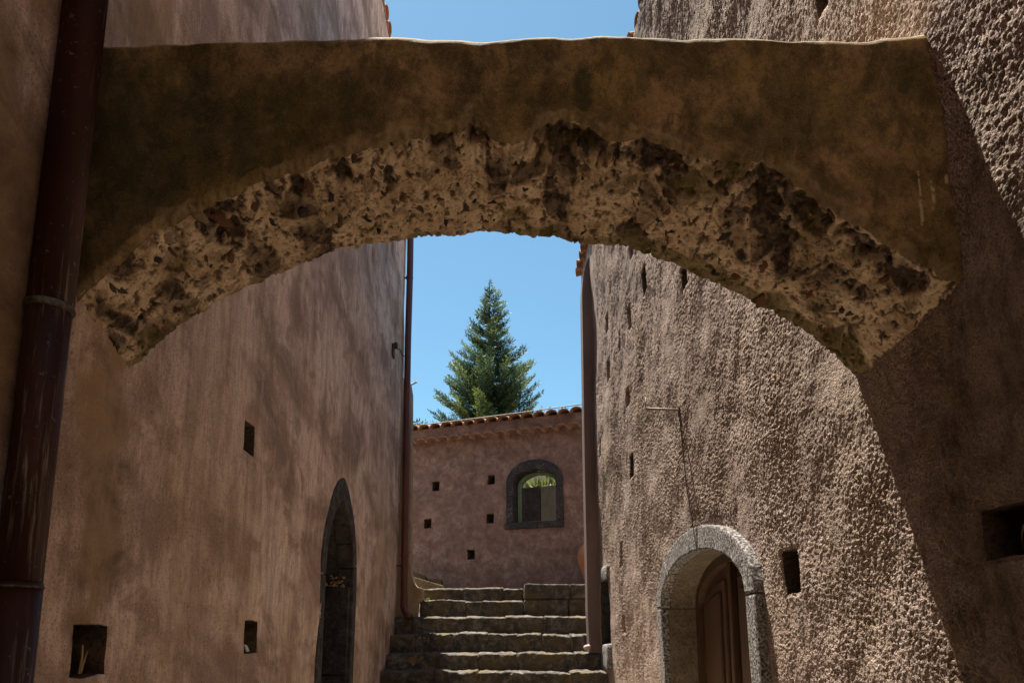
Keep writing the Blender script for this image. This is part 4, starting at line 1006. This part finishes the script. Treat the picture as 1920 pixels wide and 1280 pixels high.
# ------------------------------------------------------------------ iron fittings and cables
def fittings():
    c = on_left(736, 657); root = empty('wall_hook', c, 'rusty iron plate with bent hook beside the slim drainpipe', 'hook')
    a = on_left(735, 643); b = on_left(736.5, 672); xw = LXB(c.y)
    link('plate', box_me(xw - 0.01, xw + 0.02, c.y - 0.05, c.y + 0.05, b.z, a.z, 0.004), M['iron'], root)
    link('boss', box_me(xw + 0.015, xw + 0.055, c.y - 0.03, c.y + 0.03, c.z + 0.03, c.z + 0.085, 0.006), M['iron'], root)
    e = at(758, 668, 7.78)
    pts = [Vector((xw + 0.03, c.y, c.z + 0.045)), at(745, 654, 7.4), at(750, 655, 7.55), at(753, 663, 7.65), e]
    link('hook_rod', tube_me(catmull(pts, 5), 0.006, 8), M['iron'], root)
    # bracket arm sticking out of the roughcast wall, with wire running down
    w = on_right(1277, 769); root = empty('bracket_arm', w, 'thin iron bracket arm sticking out of the roughcast wall', 'bracket')
    tip = at(1210, 766, w.y)
    link('arm', tube_me([w + Vector((0.05, 0, 0)), tip], 0.009, 10), M['grey_iron'], root)
    tp = at(1211, 745, w.y); link('pin', tube_me([tip, tp], 0.0035, 8), M['grey_iron'], root)
    link('arm_plate', box_me(w.x - 0.02, w.x + 0.03, w.y - 0.02, w.y + 0.02, w.z - 0.035, w.z + 0.02, 0.004), M['iron'], root)
    pts = [on_right(*p) + Vector((-0.012, 0, 0)) for p in ((1277, 772), (1281, 812), (1286, 860), (1291, 910), (1296, 945), (1303, 988))]
    tag(link('wall_wire', tube_me(catmull(pts, 4), 0.004, 6), M['cable']), 'thin dark wire running down the roughcast wall to the door arch', 'wire')
    pts = []
    p0 = at(772, 798, 9.75); p1 = at(1100, 756, 8.06)
    for k in range(13):
        t = k / 12; p = p0.lerp(p1, t); p.z -= 0.01 * 4 * t * (1 - t); pts.append(p)
    pts.append(Vector((1.1, 7.99, p1.z + 0.01)))
    tag(link('overhead_cable', tube_me(pts, 0.007, 6), M['pale_cable']), 'thin pale cable stretched just above the yard wall tiles', 'cable')
fittings()

# ------------------------------------------------------------------ terracotta jar
def jar():
    c = at(1109, 1086, 8.62); zb = at(1095, 1090, 8.62).z + 0.012
    prof = [(0.0, 0.0), (0.085, 0.0), (0.1, 0.03), (0.125, 0.12), (0.16, 0.22), (0.175, 0.3), (0.165, 0.37), (0.13, 0.43), (0.098, 0.465), (0.085, 0.49), (0.088, 0.515), (0.105, 0.535), (0.108, 0.55), (0.098, 0.56), (0.085, 0.55), (0.075, 0.5), (0.09, 0.45), (0.0, 0.3)]
    root = empty('terracotta_jar', (c.x, 8.62, zb), 'orange terracotta jar standing on the landing beside the duct casing', 'jar')
    link('body', lathe_me(prof, (c.x, 8.62, zb), 32), M['jar'], root)
jar()

# ------------------------------------------------------------------ straw, scrap, weeds
def straws(name, hole, xw, side, spec, label):
    root = empty(name, (xw, 0.5 * (hole[0] + hole[1]), hole[2]), label, 'straw')
    for (u0, v0, u1, v1, dp0, dp1) in spec:
        y0 = hole[0] + (hole[1] - hole[0]) * u0; y1 = hole[0] + (hole[1] - hole[0]) * u1; h = hole[3] - hole[2]
        p = Vector((xw + side * dp0, y0, hole[2] + h * v0)); q = Vector((xw + side * dp1, y1, hole[2] + h * v1)); m_ = p.lerp(q, 0.5) + Vector((0, 0.004, 0.006))
        link('stalk', tube_me([p, m_, q], 0.0022, 5), M['straw'], root)
h1 = px_hole(on_left, 137, 204, 1172, 1266, 0.34)
straws('dry_straw', h1, LXB(2.0), -1, [(0.3, 0.05, 0.42, 0.6, 0.01, 0.02), (0.38, 0.05, 0.52, 0.62, 0.015, 0.03), (0.33, 0.1, 0.85, 0.5, 0.01, 0.05), (0.45, 0.05, 0.9, 0.42, 0.02, 0.06)], 'dry straw stalks in the large square hole beside the thick drainpipe')
h2 = px_hole(on_right, 1848, 1935, 946, 1046, 0.3)
straws('dry_straw', h2, float(RX(1.7, 0.3)), 1, [(0.75, 0.2, 0.3, 0.6, 0.06, 0.02), (0.6, 0.15, 0.2, 0.4, 0.08, 0.03), (0.2, 0.02, 0.05, 0.25, 0.03, 0.02)], 'dry straw stalks in the dark hole of the roughcast wall')
p = on_left(462, 1215); h3 = px_hole(on_left, 456, 481, 1163, 1223, 0.28)
tag(link('paper_scrap', prism_me([Vector((LXB(3.2) - 0.012, h3[0] + 0.09, h3[2] + 0.004)), Vector((LXB(3.2) - 0.022, h3[0] + 0.15, h3[2] + 0.006)), Vector((LXB(3.2) - 0.035, h3[0] + 0.145, h3[2] + 0.035)), Vector((LXB(3.2) - 0.03, h3[0] + 0.1, h3[2] + 0.04))],
     [Vector((LXB(3.2) - 0.02, h3[0] + 0.09, h3[2] + 0.004)), Vector((LXB(3.2) - 0.03, h3[0] + 0.15, h3[2] + 0.006)), Vector((LXB(3.2) - 0.045, h3[0] + 0.145, h3[2] + 0.035)), Vector((LXB(3.2) - 0.035, h3[0] + 0.1, h3[2] + 0.04))]), M['paper']), 'small crumpled pale scrap lying in the square wall hole', 'scrap')
rnd = random.Random(3); base = at(799, 1126, 8.2); items = []
for k in range(16):
    d = Vector((rnd.uniform(-0.6, 0.6), rnd.uniform(-0.6, 0.2), rnd.uniform(0.3, 1))).normalized() * rnd.uniform(0.03, 0.07)
    items.append((base + Vector((rnd.uniform(-0.03, 0.03), 0.06, 0)), d, Vector((rnd.uniform(-1, 1), rnd.uniform(-1, 1), 0)).normalized() * 0.008, rnd.uniform(0.5, 1)))
tag(link('weed', blades_me(items), M['leaf']), 'tiny green weed growing on the upper step by the ochre wall', 'weed')

# ------------------------------------------------------------------ fir tree and shrubs beyond the wall
def fir(px_top, dist, left, right, ground_z, seed, label, trunk_px=920):
    rnd = random.Random(seed); top = at(*px_top, dist)
    lz = np.array([at(px_top[0], y, dist).z for y, _ in left]); lr = np.array([(px_top[0] + 4 - x) / F_PX * dist for _, x in left])
    rz = np.array([at(px_top[0], y, dist).z for y, _ in right]); rr_ = np.array([(x - px_top[0]) / F_PX * dist for _, x in right])
    cx, cy = top.x, dist
    root = empty('fir_tree', (cx, cy, ground_z), label, 'tree')
    H = top.z - ground_z
    def radius(z, az):
        l = np.interp(-z, -lz, lr); r = np.interp(-z, -rz, rr_); ext = max(0, lz[-1] - z) * 0.33
        t = 0.5 + 0.5 * math.cos(az); return float(l * (1 - t) + r * t) + ext
    link('trunk', tube_me([(cx + 0.05 * math.sin(k), cy, ground_z + H * k / 12) for k in range(13)], 0.1, 8, True, [0.16 * (1 - k / 12.3) + 0.006 for k in range(13)]), M['bark'], root)
    wood_v = []; wood_f = []; items = []
    z = ground_z + 1.2
    while z < top.z - 0.28:
        frac = (top.z - z) / H
        nb = 8 if frac > 0.3 else 6 if frac > 0.1 else 4
        a0 = rnd.uniform(0, 6.28)
        for b in range(nb):
            az = a0 + 6.283 * b / nb + rnd.uniform(-0.35, 0.35)
            R = radius(z, az) * rnd.choice([1.14, 1.0, 0.88, 0.7, 1.04]) * rnd.uniform(0.9, 1.1)
            R = max(min(R * (1 + 0.5 * mnoise.noise(Vector((math.cos(az) * 1.1, math.sin(az) * 1.1, z * 1.6)))), 1.06 * radius(z, az)), 0.1)
            rise = R * rnd.uniform(0.35, 0.6) + 0.03
            zb = z - rise; dirh = Vector((math.cos(az), math.sin(az), 0)); side = Vector((-math.sin(az), math.cos(az), 0))
            vis = z > lz[-1] - 0.9
            P = []
            for k in range(7):
                t = k / 6; P.append(Vector((cx, cy, zb)) + dirh * R * t + Vector((0, 0, rise * (0.25 * t + 0.75 * t ** 2.2))) + side * 0.05 * math.sin(3 * t + b))
            i0 = len(wood_v)
            for k, p in enumerate(P):
                r = 0.022 * (1 - k / 6.5) * (0.5 + frac) + 0.003
                wood_v += [p + Vector((0, 0, r)), p + side * r - Vector((0, 0, r * 0.6)), p - side * r - Vector((0, 0, r * 0.6))]
            for k in range(6):
                for c_ in range(3): wood_f.append((i0 + 3 * k + c_, i0 + 3 * k + (c_ + 1) % 3, i0 + 3 * k + 3 + (c_ + 1) % 3, i0 + 3 * k + 3 + c_))
            tint_b = rnd.gauss(0.36, 0.24)
            nt = max(5, int(R / (0.055 if vis else 0.14)))
            for q in range(nt):
                t = 0.12 + 0.88 * (q + rnd.random() * 0.6) / nt; fi = min(t * 6, 5.999); k = int(fi); p = P[k].lerp(P[k + 1], fi - k); tg = (P[k + 1] - P[k]).normalized()
                for sd in (-1, 1, 0):
                    if sd == 0 and rnd.random() < 0.45: continue
                    tl = (0.10 + 0.34 * (1 - t) ** 0.7 * min(1, R)) * rnd.uniform(0.6, 1.15)
                    td = (tg * rnd.uniform(0.6, 1.0) + side * sd * rnd.uniform(0.5, 1.0) + Vector((0, 0, rnd.uniform(-0.1, 0.55) if sd else rnd.uniform(0.4, 0.9)))).normalized()
                    tint = tint_b + rnd.uniform(-0.12, 0.12) + 0.3 * max(0, t - 0.6)  # lighter towards branch tips, painting their sunlit look into the tint
                    nn = max(4, int(tl / (0.0165 if vis else 0.05)))
                    for j in range(nn):
                        u = (j + rnd.random()) / nn; bp = p + td * tl * u
                        nd = (td * rnd.uniform(0.5, 1.1) + Vector((rnd.uniform(-1, 1), rnd.uniform(-1, 1), rnd.uniform(-0.5, 0.9))) * 0.75).normalized()
                        ln = rnd.uniform(0.045, 0.085) * (1 if vis else 1.8)
                        w = nd.cross(Vector((rnd.uniform(-1, 1), rnd.uniform(-1, 1), rnd.uniform(-1, 1)))).normalized() * ln * 0.15
                        items.append((bp, nd * ln, w, min(1, max(0, tint + 0.25 * u * (t > 0.5)))))
        z += 0.135 if z > lz[-1] - 0.9 else 0.4
    # leader shoots
    for k in range(60):
        zz = top.z - rnd.uniform(0.0, 0.55); az = rnd.uniform(0, 6.28); s = (top.z - zz) * 0.22 + 0.02
        nd = Vector((math.cos(az), math.sin(az), rnd.uniform(0.1, 0.9))).normalized()
        items.append((Vector((cx, cy, zz)) + Vector((math.cos(az), math.sin(az), 0)) * rnd.uniform(0, s), nd * rnd.uniform(0.04, 0.08), nd.cross(Vector((0.3, 0.5, 0.8))).normalized() * 0.01, rnd.uniform(0.1, 0.5)))
    link('branch', mesh_py(wood_v, wood_f), M['bark'], root)
    link('crown', blades_me(items), M['needle'], root)
    return len(items)
LEFT = [(525, 922), (545, 914), (560, 905), (580, 894), (600, 896), (620, 873), (640, 876), (660, 858), (675, 845), (690, 830), (705, 836), (720, 814), (740, 808), (770, 812), (800, 806)]
RIGHT = [(525, 922), (545, 930), (555, 944), (575, 955), (600, 953), (622, 962), (640, 980), (655, 988), (672, 1000), (690, 1006), (700, 1014), (735, 1020), (760, 1012), (800, 1022)]
NB = fir((920, 525), 18.0, LEFT, RIGHT, 0.5, 4, 'tall dark green fir tree rising behind the yard wall against the sky')
def shrub(px, py, dist, r, seed, label):
    rnd = random.Random(seed); c = at(px, py, dist); root = empty('shrub', (c.x, dist, 0.5), label, 'shrub')
    items = []; st = []
    for k in range(26):
        az = rnd.uniform(0, 6.28); tip = Vector((c.x + math.cos(az) * r * rnd.random(), dist + math.sin(az) * r * rnd.random(), c.z - rnd.random() ** 2 * 1.4))
        if k == 0: tip = Vector((c.x, dist, c.z))
        for j in range(60):
            p = tip - Vector((0, 0, 1)) * rnd.uniform(0, 0.5) + Vector((rnd.gauss(0, 0.06), rnd.gauss(0, 0.06), 0))
            d = Vector((rnd.uniform(-1, 1), rnd.uniform(-1, 1), rnd.uniform(0, 1))).normalized() * rnd.uniform(0.05, 0.11)
            items.append((p, d, d.cross(Vector((rnd.uniform(-1, 1), 0.4, 0.7))).normalized() * 0.016, rnd.uniform(0.0, 0.7)))
    link('stem', tube_me([(c.x, dist, 0.45), (c.x, dist, c.z - 0.2)], 0.03, 6, True, [0.05, 0.012]), M['bark'], root)
    link('foliage', blades_me(items), M['needle'], root)
shrub(786, 788, 14.0, 0.35, 2, 'small shrub tip peeking over the tiles next to the slim drainpipe')
shrub(1032, 768, 14.5, 0.3, 6, 'shrub tip barely showing over the tiles near the duct casing')
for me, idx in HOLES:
    if len(me.materials) == 1: me.materials.append(M['hole_shade_rubble'])
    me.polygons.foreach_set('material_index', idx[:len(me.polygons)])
print('needle blades', NB)
